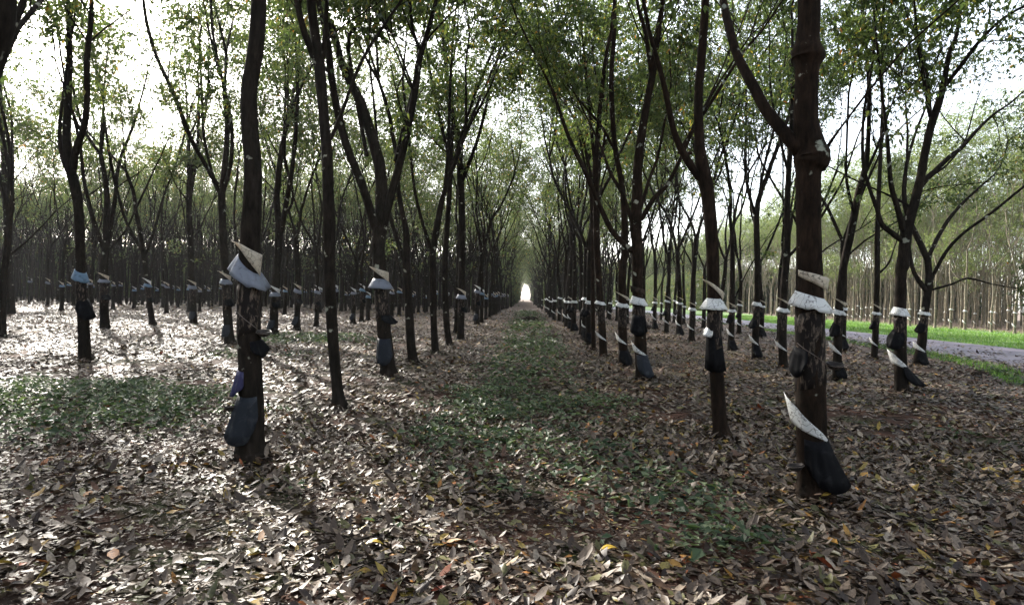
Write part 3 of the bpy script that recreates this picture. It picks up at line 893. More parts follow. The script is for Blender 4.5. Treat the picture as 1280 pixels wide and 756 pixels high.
latex_bowl(ax, 1.10, FRONT + 1.3, 'black latex bowl on the many limbed tree with the rust flap', near_axes['J'][1])

ax = near_axes['O'][0]
part('O', 'rain_guard', skirt(ax, 1.52, 0.15, 0.075, FRONT, 360, 0.02, FRONT + 1.0, rg, pleat=0.006), 'white_plastic', 'white upper guard')
part('O', 'tapping_panel', panel(ax, 0.95, 1.45, FRONT, 200, rng=rg), 'panel')
part('O', 'latex_apron', skirt(ax, 1.0, 0.36, 0.03, FRONT - 1.1, 130, 0.03, FRONT, rg, bulge=FRONT - 1.5, bulge_amt=0.12), 'black_plastic', 'black flap standing off to the left')
part('O', 'rain_guard', flap(ax, 0.68, 0.44, 0.24, 0.03, FRONT - 0.7, 190, 0.09, 0.0, n=26, m=5), 'white_plastic', 'white lower guard')
part('O', 'latex_apron', skirt(ax, 0.30, 0.36, 0.03, FRONT + 1.0, 130, -0.02, FRONT, rg, bulge=FRONT + 1.5, bulge_amt=0.24), 'black_plastic', 'black apron sticking out to the right')

ax = near_axes['RR'][0]
part('RR', 'rain_guard', skirt(ax, 0.74, 0.10, 0.012, FRONT - 0.9, 240, 0.03, FRONT + 0.9, rg), 'white_plastic', 'white lower guard')
part('RR', 'rain_guard', skirt(ax, 1.62, 0.12, 0.03, FRONT, 360, 0.02, FRONT + 0.9, rg), 'white_plastic')

# ------------------------------------------------------------------ the rows of the plantation: copies of a dozen built trees
def variant_objects(seed, pale=False, white=True):
    t = make_variant(seed, pale)
    bark = M['bark_pale'] if pale else M['bark']
    leaf = M['leaf_pale'] if pale else M['leaf']
    v = Tree()
    v.trunk_me = t.trunk.mesh('trunk', [bark])
    v.limb_mes = [l.mesh('limb', [bark]) for l in t.limbs]
    allm = MB()
    merge_into(allm, t.trunk)
    for l in t.limbs:
        merge_into(allm, l)
    v.all_me = allm.mesh('trunk', [bark])
    cm = MB()
    cm.add(*leaflets(t.tips, t.rng, 30 if pale else 41, 0.27, 0.80, 6.0 if pale else 8.0))
    v.crown_me = cm.mesh('crown', [leaf], False)
    cf = MB()
    cf.add(*leaflets(t.tips, t.rng, 20 if pale else 22, 0.26, 0.88, 6.0 if pale else 8.6))
    v.crown_far_me = cf.mesh('crown', [leaf], False)
    v.gears = {}
    for st in ('white', 'grey'):
        v.gears[st] = gear(t.axis, st, np.random.default_rng(seed + 5), 'v')
        v.gears[st + '_far'] = gear(t.axis, st, np.random.default_rng(seed + 5), 'v', False)
    v.gears[None] = v.gears['None_far'] = []
    return v


VARS = [variant_objects(200 + i) for i in range(12)]
PALES = [variant_objects(300 + i, True) for i in range(5)]
ORD = ['first', 'second', 'third', 'fourth', 'fifth', 'sixth', 'seventh', 'eighth', 'ninth', 'tenth', 'eleventh', 'twelfth', 'thirteenth', 'fourteenth',
       'fifteenth', 'sixteenth', 'seventeenth', 'eighteenth', 'nineteenth', 'twentieth', 'twenty-first', 'twenty-second', 'twenty-third', 'twenty-fourth',
       'twenty-fifth', 'twenty-sixth', 'twenty-seventh', 'twenty-eighth', 'twenty-ninth', 'thirtieth', 'thirty-first', 'thirty-second', 'thirty-third', 'thirty-fourth']


def place_tree(v, x, y, style, group, rng):
    root = bpy.data.objects.new('rubber_tree', None)
    col.objects.link(root)
    root.location = (x, y, 0)
    s = rng.uniform(0.92, 1.1)
    root.scale = (s, s, s)
    near = y < 36
    spin = rng.uniform(0, 6.283)
    if near:
        tr = link('trunk', v.trunk_me, root)
        for m in v.limb_mes:
            link('limb', m, tr)
    else:
        tr = link('trunk', v.all_me, root)
    cr = link('crown', v.crown_me if y < 38 else v.crown_far_me, root)
    tr.rotation_euler = cr.rotation_euler = (0, 0, spin)
    for nm, me in v.gears[style if (near or style is None) else style + '_far']:
        g = link(nm, me, root)
        g.rotation_euler = (0, 0, rng.normal(0, 0.2))
    root['category'] = 'tree'
    root['group'] = group
    return root


rp = np.random.default_rng(5)
ROWS = [  # x, first y, last y, step, style, row phrase
    (-2.75, 27.6, 96, 2.8, 'grey', 'the row lining the left aisle edge', GROUP_L, 8),
    (-9.3, 26.4, 78, 2.3, 'grey', 'the second row left of the aisle', GROUP_L, 4),
    (-15.9, 33.2, 78, 2.3, 'grey', 'the third row left of the aisle', GROUP_L, 4),
    (-22.5, 39.6, 78, 2.3, 'grey', 'the fourth row left of the aisle', GROUP_L, 1),
    (-29.1, 39.5, 78, 2.3, 'grey', 'the fifth row left of the aisle', GROUP_L, 2),
    (-35.7, 47.0, 78, 2.3, 'grey', 'the sixth row left of the aisle', GROUP_L, 1),
    (-42.3, 54.0, 84, 2.3, 'grey', 'the seventh row left of the aisle', GROUP_L, 1),
    (2.35, 22.6, 94, 2.75, 'white', 'the row lining the right aisle edge', GROUP_R, 7),
    (6.95, 21.2, 84, 2.8, 'white', 'the second row right of the aisle', GROUP_R, 5),
    (11.1, 22.4, 84, 2.8, 'white', 'the roadside row right of the aisle', GROUP_R, 3),
    (33.5, 41.0, 84, 1.7, 'white', 'the front row beyond the grass verge', 'pale rubber trees across the road', 1),
    (38.0, 47.5, 84, 1.9, 'white', 'the second row beyond the grass verge', 'pale rubber trees across the road', 1),
]
KIND = ['dark rubber tree', 'slim rubber tree', 'steep limbed rubber tree', 'forked rubber tree']
taken = [(float(b[0]), float(b[1])) for a, b, r in near_axes.values()]
for x, y0, y1, step, style, phrase, grp, first in ROWS:
    pale = 'grass' in phrase
    y, k = y0, first
    while y < y1:
        if rp.random() > 0.06 or pale:
            px, py = x + rp.normal(0, 0.16), y + rp.normal(0, 0.22)
            if all((px - a) ** 2 + (py - b) ** 2 > 1.6 for a, b in taken):
                i = int(rp.integers(len(PALES) if pale else len(VARS)))
                st = style if rp.random() > (0.22 if style == 'grey' else 0.06) else None
                o = place_tree((PALES if pale else VARS)[i], px, py, st, grp, rp)
                what = ('%s guarded' % style if st else 'unguarded') + (' pale' if pale else '') + ' rubber tree'
                o['label'] = '%s, %s in %s' % (what, ORD[k - 1], phrase)
                taken.append((px, py))
                tree_count += 1
                k += 1
        y += step
print('copied trees', tree_count, 'traced', len(near_axes))

# the rest of the plantation: past counting, one mass
st_var, edge_var = [], []
for i in range(6):
    t = make_variant(400 + i, i == 5, True)
    mb = MB()
    # only the stout wood is kept for trees this far away
    merge_into(mb, t.trunk, 0)
    for l in t.limbs:
        merge_into(mb, l, 0)
    lv_, lq_ = leaflets(t.tips, t.rng, 4, 0.32, 1.5)
    mb.add(lv_, lq_, 1)
    st_var.append(mb.arrays())
    # trees at the plantation's far edge keep their leaves down to the ground
    if i < 3:
        low = np.stack([t.rng.normal(0, 1.3, 130), t.rng.normal(0, 1.3, 130), t.rng.uniform(0.1, 1.0, 130) ** 1.3 * 7.5], 1)
        lv_, lq_ = leaflets(low, t.rng, 9, 0.5, 2.2, 0.0)
        mb.add(lv_, lq_, 1)
        edge_var.append(mb.arrays())
rs = np.random.default_rng(9)
dark_mass = MB()
cur_mass = dark_mass
mass_n = 0


def slim_stem(buf, x, y, rng):
    """One slim far trunk with a few steep limbs."""
    hf, r0 = rng.uniform(3.0, 6.0), rng.uniform(0.06, 0.10)
    ln = rng.normal(0, 0.03, 2)
    p = np.array([(x, y, -0.1), (x + ln[0] * 2, y + ln[1] * 2, hf * 0.5), (x + ln[0] * hf, y + ln[1] * hf, hf)])
    tube(buf, p, [r0, r0 * 0.85, r0 * 0.75], 5)
    for j in range(int(rng.integers(2, 5))):
        a, sp = rng.uniform(0, 6.283), rng.uniform(0.12, 0.42)
        st = p[2] if j < 2 else p[1] + (p[2] - p[1]) * rng.random()
        L = rng.uniform(3.0, 6.5)
        q = [st, st + np.array((math.cos(a) * sp * L * 0.6, math.sin(a) * sp * L * 0.6, L * 0.45)), st + np.array((math.cos(a) * sp * L * 0.9, math.sin(a) * sp * L * 0.9, L))]
        tube(buf, q, [r0 * 0.6, r0 * 0.42, r0 * 0.15], 4)


def mass_tree(x, y, edge=False):
    global mass_n
    mass = dark_mass if edge else cur_mass  # edge trees across the road take dark colours, standing in for forest shade
    if math.hypot(x, y) < 12 and y > -3:
        return
    if any((x - a) ** 2 + (y - b) ** 2 < 2.5 for a, b in taken):
        return
    v, fs = edge_var[int(rs.integers(3))] if edge else st_var[int(rs.integers(5))]
    a, s = rs.uniform(0, 6.283), rs.uniform(0.9, 1.12)
    ca, sa = math.cos(a) * s, math.sin(a) * s
    vv = np.stack([v[:, 0] * ca - v[:, 1] * sa + x, v[:, 0] * sa + v[:, 1] * ca + y, v[:, 2] * s], 1)
    for k in (3, 4):
        if len(fs[k][0]):
            mass.f[k].append(fs[k][0] + mass.n)
            mass.fm[k].append(fs[k][1])
    mass.v.append(vv)
    mass.n += len(vv)
    mass_n += 1


for k in range(-16, 3):
    x = -2.75 + 6.6 * (k + 1) if k < 0 else (2.35, 6.95, 11.1)[k]
    ymax = 430 if -4 < x < 4 else (260 if -12 < x < 12 else 124)
    y = -32.0
    while y < ymax:
        in_view = y > 3 and abs(x) < 0.80 * y + 0.5
        far_enough = y > (97 if -4 < x < 4 else 85 if x > 0 else 79)
        if (not in_view and abs(x) < 70 and not (abs(x) < 3.2 and -2 < y < 6)) or far_enough:
            if rs.random() > 0.07:
                mass_tree(x + (0.8 * np.sign(x) if y > 185 and abs(x) < 4 else 0) + rs.normal(0, 0.25), y + rs.normal(0, 0.3), (math.hypot(x, y) > 100 and abs(x) > 4) or y < -22 or (x < -52 and y < 40))  # out of view, low leaves are added to shut out horizon light
        y += 3.0
        if y > 62 and x < -4 and rs.random() > 0.2:      # self sown trees between the rows, far in
            mass_tree(x + 3.3 + rs.normal(0, 0.7), y + rs.normal(0, 0.8), math.hypot(x, y) > 108)
cur_mass = MB()
for k in range(9):
    x = 33.5 + 4.5 * k
    y = -20.0
    while y < (300 if k < 4 else 118):
        if y > 84 or (x > 41 and y > x / 0.8) or y < x / 0.85:
            mass_tree(x + rs.normal(0, 0.3), y + rs.normal(0, 0.3), math.hypot(x, y) > 118 or (x > 50 and y < 30))  # unseen trees at the side also get low leaves against horizon light
        y += 2.2
pale_mass = cur_mass
for i in range(1150):
    y = rs.uniform(56, 124)
    x = -rs.uniform(4.5, 0.84 * y + 2)
    slim_stem(dark_mass, -2.75 - 3.3 * round((-2.75 - x) / 3.3) + rs.normal(0, 0.4), y, rs)
for i in range(260):
    y = rs.uniform(86, 150)
    slim_stem(dark_mass, rs.uniform(3.5, 13), y, rs)
for i in range(200):
    y = rs.uniform(44, 120)
    x = rs.uniform(36, min(72, 0.84 * y + 2)) if y > 45 else 36.5
    slim_stem(pale_mass, x, y, rs)
mo = link('plantation_trees', dark_mass.mesh('plantation_trees', [M['bark'], M['leaf']], False))
thing(mo, 'mass of far rubber trees closing off the plantation behind the nearer rows', 'trees', None, 'stuff')
print('mass trees', mass_n, 'verts', dark_mass.n)

mo = link('roadside_trees', pale_mass.mesh('roadside_trees', [M['bark_pale'], M['leaf_pale']], False))
thing(mo, 'mass of pale green trees filling in behind the pale trunks across the road', 'trees', None, 'stuff')

# ------------------------------------------------------------------ ground, road, verge
def hnoise(x, y, s, seed):
    """Smooth value noise in metres, vectorised."""
    rngn = np.random.default_rng(seed)
    tab = rngn.random((64, 64))
    gx, gy = x / s, y / s
    ix, iy = np.floor(gx).astype(int), np.floor(gy).astype(int)
    fx, fy = gx - ix, gy - iy
    fx, fy = fx * fx * (3 - 2 * fx), fy * fy * (3 - 2 * fy)
    a, b = tab[ix % 64, iy % 64], tab[(ix + 1) % 64, iy % 64]
    c, d = tab[ix % 64, (iy + 1) % 64], tab[(ix + 1) % 64, (iy + 1) % 64]
    return (a * (1 - fx) + b * fx) * (1 - fy) + (c * (1 - fx) + d * fx) * fy


def grid_sheet(name, xs, ys, zfun, mat):
    X, Y = np.meshgrid(xs, ys)
    Z = zfun(X, Y)
    v = np.stack([X, Y, Z], -1).reshape(-1, 3)
    n, k = X.shape
    idx = np.arange(n * k).reshape(n, k)
    q = np.stack([idx[:-1, :-1], idx[:-1, 1:], idx[1:, 1:], idx[1:, :-1]], -1).reshape(-1, 4)
    mb = MB()
    mb.add(v, q)
    return link(name, mb.mesh(name, [mat]))


def ground_mat():
    m, nt, nodes, links = new_mat('plantation_soil')
    tc = N(nt, 'ShaderNodeTexCoord')
    n1 = N(nt, 'ShaderNodeTexNoise', Scale=1.1, Detail=6.0, Roughness=0.65)
    links.new(tc.outputs['Object'], n1.inputs[0])
    r1 = ramp(nt, [(0.38, (0.018, 0.012, 0.008)), (0.55, (0.052, 0.025, 0.016)), (0.68, (0.085, 0.038, 0.024))])
    links.new(n1.outputs[0], r1.inputs[0])
    # leaf scale speckle for the far ground where single leaves are too small to build
    v1 = N(nt, 'ShaderNodeTexVoronoi', Scale=9.0)
    links.new(tc.outputs['Object'], v1.inputs['Vector'])
    r2 = ramp(nt, [(0.0, (0.05, 0.032, 0.025)), (0.4, (0.13, 0.09, 0.07)), (0.8, (0.24, 0.19, 0.16)), (1.0, (0.34, 0.29, 0.25))])
    sx = N(nt, 'ShaderNodeSeparateColor')
    links.new(v1.outputs['Color'], sx.inputs[0])
    links.new(sx.outputs[0], r2.inputs[0])
    # moss
    n3 = N(nt, 'ShaderNodeTexNoise', Scale=0.7, Detail=5.0, Roughness=0.6)
    links.new(tc.outputs['Object'], n3.inputs[0])
    r3 = ramp(nt, [(0.52, (0, 0, 0)), (0.62, (1, 1, 1))])
    links.new(n3.outputs[0], r3.inputs[0])
    c = mix_rgb(nt, r3.outputs[0], r1.outputs[0], (0.030, 0.036, 0.014))
    sp = N(nt, 'ShaderNodeSeparateXYZ')
    links.new(tc.outputs['Object'], sp.inputs[0])
    mr = N(nt, 'ShaderNodeMapRange')
    mr.inputs[1].default_value = 10.0
    mr.inputs[2].default_value = 40.0
    mr.inputs[4].default_value = 0.9
    links.new(sp.outputs[1], mr.inputs[0])
    c = mix_rgb(nt, mr.outputs[0], c, r2.outputs[0])
    pb = N(nt, 'ShaderNodeBsdfPrincipled')
    pb.inputs['Roughness'].default_value = 0.9
    pb.inputs['Specular IOR Level'].default_value = 0.12
    links.new(c, pb.inputs['Base Color'])
    n4 = N(nt, 'ShaderNodeTexNoise', Scale=14.0, Detail=6.0, Roughness=0.7)
    links.new(tc.outputs['Object'], n4.inputs[0])
    bp = N(nt, 'ShaderNodeBump', Strength=0.6, Distance=0.03)
    links.new(n4.outputs[0], bp.inputs['Height'])
    links.new(bp.outputs[0], pb.inputs['Normal'])
    out = N(nt, 'ShaderNodeOutputMaterial')
    links.new(pb.outputs[0], out.inputs[0])
    return m


def zground(X, Y):
    near = np.clip(1 - np.abs(Y - 10) / 90, 0, 1) * (np.abs(X) < 13)
    return (hnoise(X + 300, Y + 300, 1.3, 1) - 0.5) * 0.07 * near + (hnoise(X + 300, Y + 300, 5.0, 2) - 0.5) * 0.10 * near


gx = np.concatenate([[-700, -400, -120], np.arange(-60, -13, 2.0), np.arange(-13, 14, 0.35), np.arange(14, 61, 2.0), [120, 400, 700]])
gy = np.concatenate([[-200, -60, -20], np.arange(-5, 30, 0.35), np.arange(30, 100, 2.0), [110, 150, 260, 500, 900]])
g = grid_sheet('ground', gx, gy, zground, ground_mat())
thing(g, 'leaf strewn brown plantation soil', 'ground', None, 'structure')


def road_mat():
    m, nt, nodes, links = new_mat('old_asphalt')
    tc = N(nt, 'ShaderNodeTexCoord')
    n1 = N(nt, 'ShaderNodeTexNoise', Scale=0.6, Detail=7.0, Roughness=0.65)
    links.new(tc.outputs['Object'], n1.inputs[0])
    r1 = ramp(nt, [(0.35, (0.115, 0.098, 0.128)), (0.65, (0.185, 0.160, 0.200))])
    links.new(n1.outputs[0], r1.inputs[0])
    n2 = N(nt, 'ShaderNodeTexNoise', Scale=60.0, Detail=3.0)
    links.new(tc.outputs['Object'], n2.inputs[0])
    c = mix_rgb(nt, 0.35, r1.outputs[0], n2.outputs[0], 'OVERLAY')
    pb = N(nt, 'ShaderNodeBsdfPrincipled')
    pb.inputs['Roughness'].default_value = 0.55
    links.new(c, pb.inputs['Base Color'])
    bp = N(nt, 'ShaderNodeBump', Strength=0.3, Distance=0.01)
    links.new(n2.outputs[0], bp.inputs['Height'])
    links.new(bp.outputs[0], pb.inputs['Normal'])
    out = N(nt, 'ShaderNodeOutputMaterial')
    links.new(pb.outputs[0], out.inputs[0])
    return m


def verge_mat():
    m, nt, nodes, links = new_mat('verge_soil')
    tc = N(nt, 'ShaderNodeTexCoord')
    n1 = N(nt, 'ShaderNodeTexNoise', Scale=0.5, Detail=6.0, Roughness=0.65)
    links.new(tc.outputs['Object'], n1.inputs[0])
    r1 = ramp(nt, [(0.35, (0.06, 0.125, 0.028)), (0.55, (0.10, 0.185, 0.042)), (0.72, (0.17, 0.19, 0.07))])
    links.new(n1.outputs[0], r1.inputs[0])
    pb = N(nt, 'ShaderNodeBsdfPrincipled')
    pb.inputs['Roughness'].default_value = 0.8
    links.new(r1.outputs[0], pb.inputs['Base Color'])
    out = N(nt, 'ShaderNodeOutputMaterial')
    links.new(pb.outputs[0], out.inputs[0])
    return m


rys = np.concatenate([np.arange(-10, 60, 1.0), np.arange(60, 220, 5.0)])
road_off = lambda y: -2.2 * np.exp(-np.clip((y - 17.5) / 6.5, -0.5, 60))
edge = lambda y, s: (hnoise(y + 500, y * 0 + 10, 2.3, s) - 0.5) * 0.35


def strip(name, x0, x1, z, mat, s0, s1, nx=8, off=False):
    rows = []
    for t in np.linspace(0, 1, nx):
        xs = (x0 + edge(rys, s0) + (road_off(rys) if off else 0)) * (1 - t) + (x1 + edge(rys, s1)) * t
        rows.append(np.stack([xs, rys, np.full_like(rys, z)], 1))
    V = np.array(rows)
    idx = np.arange(V.shape[0] * V.shape[1]).reshape(V.shape[:2])
    q = np.stack([idx[:-1, :-1], idx[1:, :-1], idx[1:, 1:], idx[:-1, 1:]], -1).reshape(-1, 4)
    mb = MB()
    mb.add(V.reshape(-1, 3), q)
    return link(name, mb.mesh(name, [mat]))


vg = strip('grass_verge', 20.2, 34.5, 0.010, verge_mat(), 3, 4)
thing(vg, 'bright green grass verge along the far side of the road', 'verge', None, 'structure')
rd = strip('road', 15.3, 20.6, 0.018, road_mat(), 5, 6, 8, True)
thing(rd, 'narrow purplish grey asphalt road running past the plantation', 'road', None, 'structure')

# ------------------------------------------------------------------ leaf litter: real leaves
rl = np.random.default_rng(21)


def in_cover(x, y):
    """How much low green growth stands at (x, y), 0..1."""
    n = hnoise(x + 200, y + 200, 0.9, 31) * 0.6 + hnoise(x + 200, y + 200, 0.35, 32) * 0.4
    left = np.clip(1.45 - ((x + 6.8) / 3.6) ** 2 - ((y - 8.5) / 2.6) ** 2, 0, 1)
    aisle = np.clip(1.15 - ((x - 0.15) / np.where(y > 11, 1.6, 2.1)) ** 2, 0, 1) * (np.where(y > 11, 0.95, 0.72) + 0.28 * (hnoise(x + 80, y + 80, 2.1, 51) > 0.5)) * np.clip((y - 3.6) / 1.6, 0, 1) * np.clip((120 - y) / 60, 0, 1)
    right = np.clip(1 - ((x - 1.25) / 0.5) ** 2 - ((y - 4.2) / 0.45) ** 2, 0, 1)
    back = np.clip(1.2 - ((x + 7.2) / 3.4) ** 2 - ((y - 21.5) / 3.2) ** 2, 0, 1)
    mid = np.clip(1.2 - ((x + 7.0) / 3.0) ** 2 - ((y - 15.5) / 2.2) ** 2, 0, 1) * 0.6
    edge_ = np.clip(1 - ((x - 5.2) / 1.0) ** 2 - ((y - 8.4) / 0.8) ** 2, 0, 1) * 0.5
    road_ = np.clip(1 - np.abs(x - 14.6 - road_off(y)) / 0.9, 0, 1)
    m = np.maximum.reduce([left, aisle * 0.85, right, back, mid, edge_, road_])
    return np.clip((m - (1 - n) * 1.05) * 1.9, 0, 1)


def bare(x, y):
    n = hnoise(x + 100, y + 100, 1.1, 41) * 0.55 + hnoise(x + 100, y + 100, 0.45, 42) * 0.45
    return np.clip((n - 0.565) * 6, 0, 1)


def scatter(y0, y1, dens, half=0.86, xmax=15.7):
    A = half * (y1 ** 2 - y0 ** 2) + 2.0 * (y1 - y0)
    n = int(A * dens)
    y = np.sqrt(rl.uniform(y0 ** 2, y1 ** 2, n))
    x = rl.uniform(-1, 1, n) * (half * y + 1.0)
    k = x < xmax + road_off(y) + rl.random(n) ** 4 * 4.5
    return x[k], y[k]


def litter_leaves(mb, x, y, smin, smax, detailed, lift=0.0):
    n = len(x)
    z = lift + zground(x, y) + np.abs(rl.normal(0, 0.012, n)) + 0.006 + 0.02 * (x > 14.6 + road_off(y))
    a = rl.uniform(0, 2 * np.pi, n)
    tilt = rl.normal(0, 0.10, n)
    roll = rl.normal(0, 0.17, n)
    ax = np.stack([np.cos(a) * np.cos(tilt), np.sin(a) * np.cos(tilt), np.sin(tilt)], 1)
    sd = np.stack([-np.sin(a) * np.cos(roll), np.cos(a) * np.cos(roll), np.sin(roll)], 1)
    nr = np.cross(ax, sd)
    l = rl.uniform(smin, smax, n)
    w = l * rl.uniform(0.34, 0.62, n)
    ragged = rl.uniform(0.75, 1.15, (6, n))
    curl = rl.normal(0.10, 0.22, n) * l
    fold = rl.normal(0.08, 0.14, n) * w
    b = np.stack([x, y, z], 1) - ax * (l * 0.5)[:, None]

    def P(t, s, up):
        return b + ax * (l * t)[:, None] + sd * (w * np.asarray(s))[:, None] + nr * up[:, None] * 1.0
    zer = np.zeros(n)
    if detailed:
        c1, c2 = curl * 0.25, curl * 0.75
        tw = rl.normal(0, 0.12, n) * w
        v = np.stack([P(0, 0, zer), P(0.30, 0.46 * ragged[0], c1 + fold), P(0.33, 0, c1), P(0.36, -0.46 * ragged[1], c1 + fold),
                      P(0.68, 0.40 * ragged[2], c2 + fold + tw), P(0.68, 0, c2), P(0.66, -0.40 * ragged[3], c2 + fold - tw), P(1.0, 0, curl * 1.3)], 1)
        base = np.arange(n)[:, None] * 8
        tri = np.concatenate([base + np.array(t) for t in ((0, 2, 1), (0, 3, 2), (4, 5, 7), (5, 6, 7))])
        qd = np.concatenate([base + np.array(t) for t in ((1, 2, 5, 4), (2, 3, 6, 5))])
        n0 = mb.n
        mb.add(v.reshape(-1, 3), tri)
        mb.f[4].append(qd + n0)
        mb.fm[4].append(np.zeros(len(qd), np.int32))
    else:
        v = np.stack([P(0, 0, zer), P(0.45, 0.5, curl * 0.3 + fold), P(1.0, 0, curl), P(0.45, -0.5, curl * 0.3 + fold)], 1)
        mb.add(v.reshape(-1, 3), np.arange(n * 4).reshape(-1, 4))


lit = MB()
for y0, y1, dens, a, b, det in ((2.2, 7.5, 900, 0.015, 0.055, False), (2.2, 9.0, 560, 0.055, 0.125, True), (9.0, 20.0, 260, 0.07, 0.15, False), (20.0, 42.0, 75, 0.10, 0.20, False), (42.0, 85.0, 16, 0.16, 0.30, False)):
    x, y = scatter(y0, y1, dens)
    keep = rl.random(len(x)) > np.maximum(bare(x, y) * (0.86 if b > 0.06 else 0.0), in_cover(x, y) * 0.35)
    litter_leaves(lit, x[keep], y[keep], a, b, det)
for ax_f, b_, r_o in near_axes.values():      # leaves drifted against the trunk feet
    if b_[1] < 21:
        q = 70
        a_ = rl.uniform(0, 6.283, q)
        r_ = 0.13 + np.abs(rl.normal(0, 0.13, q))
        litter_leaves(lit, b_[0] + np.cos(a_) * r_, b_[1] + np.sin(a_) * r_, 0.06, 0.13, True, np.clip(0.30 - r_, 0, 0.2) * rl.uniform(0, 0.45, q))
lo = link('leaf_litter', lit.mesh('leaf_litter', [M['litter']], True))
thing(lo, 'dry brown and pale fallen leaves covering the plantation floor', 'leaves', None, 'stuff')
print('litter verts', lit.n)

# fallen twigs
twg = MB()
for i in range(420):
    y = 3.0 + 13 * rl.random() ** 1.3
    x = rl.uniform(-1, 1) * (0.85 * y + 0.5)
    a = rl.uniform(0, 6.283)
    L_ = rl.uniform(0.12, 0.6)
    pts = []
    for t in np.linspace(0, 1, 5):
        px, py = x + math.cos(a) * L_ * t, y + math.sin(a) * L_ * t
        pts.append((px + rl.normal(0, 0.012), py + rl.normal(0, 0.012), float(zground(np.array([px]), np.array([py]))[0]) + 0.022 + rl.uniform(0, 0.02)))
    r_ = rl.uniform(0.0025, 0.007)
    tube(twg, pts, np.linspace(r_, r_ * 0.5, 5), 5)
to = link('twigs', twg.mesh('twigs', [M['bark']]))
thing(to, 'thin dark twigs scattered through the leaf litter', 'twigs', None, 'stuff')

# low green growth
cov = MB()
for y0, y1, dens, sc in ((2.6, 12, 420, 0.8), (2.6, 12, 110, 1.35), (12, 26, 120, 1.5), (26, 80, 22, 2.6)):
    x, y = scatter(y0, y1, dens)
    c = in_cover(x, y)
    k = rl.random(len(x)) < c
    x, y, c = x[k], y[k], c[k]
    n = len(x)
    z = zground(x, y) + rl.uniform(0.01, 0.16, n) * (0.4 + 0.6 * c)
    a = rl.uniform(0, 6.283, n)
    el = rl.uniform(-0.5, 0.6, n)
    ax_ = np.stack([np.cos(a) * np.cos(el), np.sin(a) * np.cos(el), np.sin(el)], 1)
    sd = np.stack([-np.sin(a), np.cos(a), rl.normal(0, 0.3, n)], 1)
    l = (rl.uniform(0.05, 0.105, n) * sc)[:, None]
    w = l * 0.6
    b = np.stack([x, y, z], 1)
    nr = np.cross(ax_, sd)
    v = np.stack([b, b + ax_ * l * 0.45 + sd * w * 0.5 + nr * l * 0.08, b + ax_ * l - UP * l * 0.12, b + ax_ * l * 0.45 - sd * w * 0.5 + nr * l * 0.08], 1)
    cov.add(v.reshape(-1, 3), np.arange(n * 4).reshape(-1, 4))
co_ = link('ground_cover', cov.mesh('ground_cover', [M['cover']], False))
thing(co_, 'low dark green creeping plants growing through the litter', 'ground cover', None, 'stuff')
print('cover verts', cov.n)

# grass on the verge
gr = MB()
n = 90000
y = 12 + 70 * rl.random(n) ** 1.5
x = np.where(rl.random(n) < 0.8, rl.uniform(20.5, 31.0, n), rl.uniform(29.0, 36.5, n))
k = x < 0.9 * y + 1
x, y = x[k], y[k]
y2 = rl.uniform(14, 40, 5000)
x2 = rl.uniform(14.2, 15.2, 5000) + road_off(y2)
x, y = np.concatenate([x, x2]), np.concatenate([y, y2])
n = len(x)
a = rl.uniform(0, 6.283, n)
hgt = rl.uniform(0.04, 0.15, n) * (0.6 + 1.1 * hnoise(x + 50, y + 50, 1.6, 61) ** 1.5)
ln = rl.uniform(0.02, 0.07, n)
wd = rl.uniform(0.008, 0.018, n)
b = np.stack([x, y, np.full(n, 0.01)], 1)
sd = np.stack([-np.sin(a), np.cos(a), a * 0], 1) * wd[:, None]
tip = b + np.stack([np.cos(a) * ln, np.sin(a) * ln, hgt], 1)
gr.add(np.stack([b - sd, b + sd, tip], 1).reshape(-1, 3), np.arange(n * 3).reshape(-1, 3))
go = link('grass', gr.mesh('grass', [M['grass']], False))
thing(go, 'short bright green grass blades beside the road', 'grass', None, 'stuff')


# ------------------------------------------------------------------ small single things on the ground
def heap(u, v, wx, wy, h, name, label, cat, seed, mat):
    gpt, d = on_ground(u, v)
    rng = np.random.default_rng(seed)
    bm = bmesh.new()
    bmesh.ops.create_icosphere(bm, subdivisions=4, radius=1.0)
    for vv in bm.verts:
        c = vv.co
        n_ = float(hnoise(np.array([c.x * 2 + 50 + seed]), np.array([c.y * 2 + c.z * 3 + 50]), 0.6, seed)[0]) * 0.5 + 0.7
        c.x *= wx * n_
        c.y *= wy * n_
        c.z = c.z * h * n_
    o = link(name, bm_mesh(bm, name, mat), None, (gpt[0], gpt[1], 0.0))
    thing(o, label, cat)
    return o, rng


h1, r_ = heap(662, 401, 0.62, 0.6, 0.30, 'brush_heap', 'dark heap of cut brush lying across the aisle', 'heap', 3, M['soil_heap'])
tw = MB()
for i in range(60):
    p = np.array((r_.normal(0, 0.3), r_.normal(0, 0.3), r_.uniform(0.05, 0.3)))
    d_ = unit(np.array((r_.normal(), r_.normal(), r_.normal(0, 0.4))))
    tube(tw, [p, p + d_ * 0.3, p + d_ * 0.6 + r_.normal(0, 0.05, 3)], [0.012, 0.009, 0.005], 5)
link('twig', tw.mesh('twig', [M['bark']]), h1)['kind'] = 'stuff'
heap(668, 468, 0.36, 0.30, 0.09, 'soil_mound', 'small dark soil mound in the middle of the aisle', 'mound', 8, M['soil_heap'])
heap(1224, 468, 0.20, 0.14, 0.10, 'earth_clod', 'dark earth clod near the road edge', 'clod', 12, M['soil_heap'])


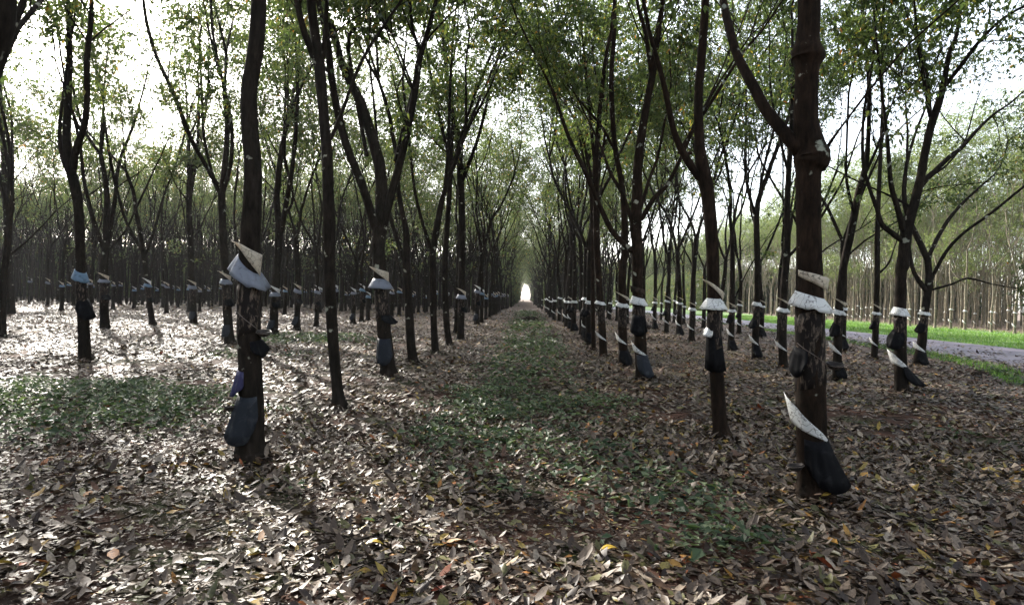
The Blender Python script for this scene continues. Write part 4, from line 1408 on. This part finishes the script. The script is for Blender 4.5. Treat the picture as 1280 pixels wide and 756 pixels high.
def single_leaf(u, v, L, az, mat, label):
    gpt, d = on_ground(u, v)
    rows = []
    for i in range(9):
        t = i / 8
        w = L * 0.19 * math.sin(math.pi * min(1, t * 0.97 + 0.015)) ** 0.8
        z = 0.03 + 0.02 * math.sin(t * 3.0)
        rows.append([(L * (t - 0.5), -w, z + w * 0.4), (L * (t - 0.5), -w * 0.5, z + w * 0.12), (L * (t - 0.5), 0, z), (L * (t - 0.5), w * 0.5, z + w * 0.12), (L * (t - 0.5), w, z + w * 0.4)])
    o = link('fallen_leaf', bm_mesh(sheet(rows, False, 0.0012), 'fallen_leaf', M[mat]), None,
             (gpt[0], gpt[1], float(zground(np.array([gpt[0]]), np.array([gpt[1]]))[0])))
    o.rotation_euler = (0, 0, az)
    thing(o, label, 'leaf', 'bright fallen leaves')
    return o


single_leaf(761, 689, 0.15, 0.5, 'yellow_leaf', 'large bright yellow fallen leaf in the middle of the near litter')
single_leaf(467, 686, 0.12, 0.1, 'yellow_leaf', 'yellow fallen leaf in the near litter left of the aisle middle')

# ------------------------------------------------------------------ light
SUN_AZ, SUN_EL = -36.5, 29.0
sun_dir = Vector((math.sin(R(SUN_AZ)) * math.cos(R(SUN_EL)), math.cos(R(SUN_AZ)) * math.cos(R(SUN_EL)), math.sin(R(SUN_EL))))
sd_ = bpy.data.lights.new('sun', 'SUN')
sd_.energy = 3.5
sd_.angle = R(0.53)
sd_.color = (1.0, 0.94, 0.85)
so = bpy.data.objects.new('sun', sd_)
col.objects.link(so)
so.rotation_euler = sun_dir.to_track_quat('Z', 'Y').to_euler()
w = bpy.data.worlds.new('World')
scene.world = w
w.use_nodes = True
nt = w.node_tree
nt.nodes.clear()
sky = nt.nodes.new('ShaderNodeTexSky')
sky.sky_type = 'NISHITA'
sky.sun_disc = False
sky.sun_elevation = R(SUN_EL)
sky.sun_rotation = R(SUN_AZ % 360)
sky.dust_density = 2.0
sky.air_density = 1.0
sky.ozone_density = 1.0
bg = nt.nodes.new('ShaderNodeBackground')
bg.inputs[1].default_value = 0.15
ow = nt.nodes.new('ShaderNodeOutputWorld')
hz = nt.nodes.new('ShaderNodeHueSaturation')      # thin high haze bleaches the sky
hz.inputs['Saturation'].default_value = 0.45
nt.links.new(sky.outputs[0], hz.inputs['Color'])
nt.links.new(hz.outputs[0], bg.inputs[0])
nt.links.new(bg.outputs[0], ow.inputs[0])

bm = bmesh.new()
bmesh.ops.create_cube(bm, size=1.0)
for v_ in bm.verts:
    v_.co = Vector((v_.co.x * 1440, v_.co.y * 1140 + 350, 18.0 if v_.co.z > 0 else -1.2))
hm, hnt, _a, _b = new_mat('haze_air')
pv = hnt.nodes.new('ShaderNodeVolumePrincipled')
pv.inputs['Color'].default_value = (0.93, 0.95, 0.97, 1)
pv.inputs['Density'].default_value = 0.00022
pv.inputs['Anisotropy'].default_value = 0.35
ho = hnt.nodes.new('ShaderNodeOutputMaterial')
hnt.links.new(pv.outputs[0], ho.inputs['Volume'])
hz_o = link('haze', bm_mesh(bm, 'haze', hm, False))
thing(hz_o, 'thin pale morning haze hanging between the trees', 'haze', None, 'stuff')

vs = scene.view_settings
vs.view_transform = 'Standard'
vs.look = 'None'
vs.exposure = 2.15
vs.gamma = 1.0
scene.render.engine = 'CYCLES'
cy = scene.cycles
cy.use_denoising = True
cy.max_bounces = 6
cy.volume_bounces = 0
cy.diffuse_bounces = 3
cy.glossy_bounces = 2
cy.transmission_bounces = 4
cy.transparent_max_bounces = 4
cy.sample_clamp_indirect = 6.0
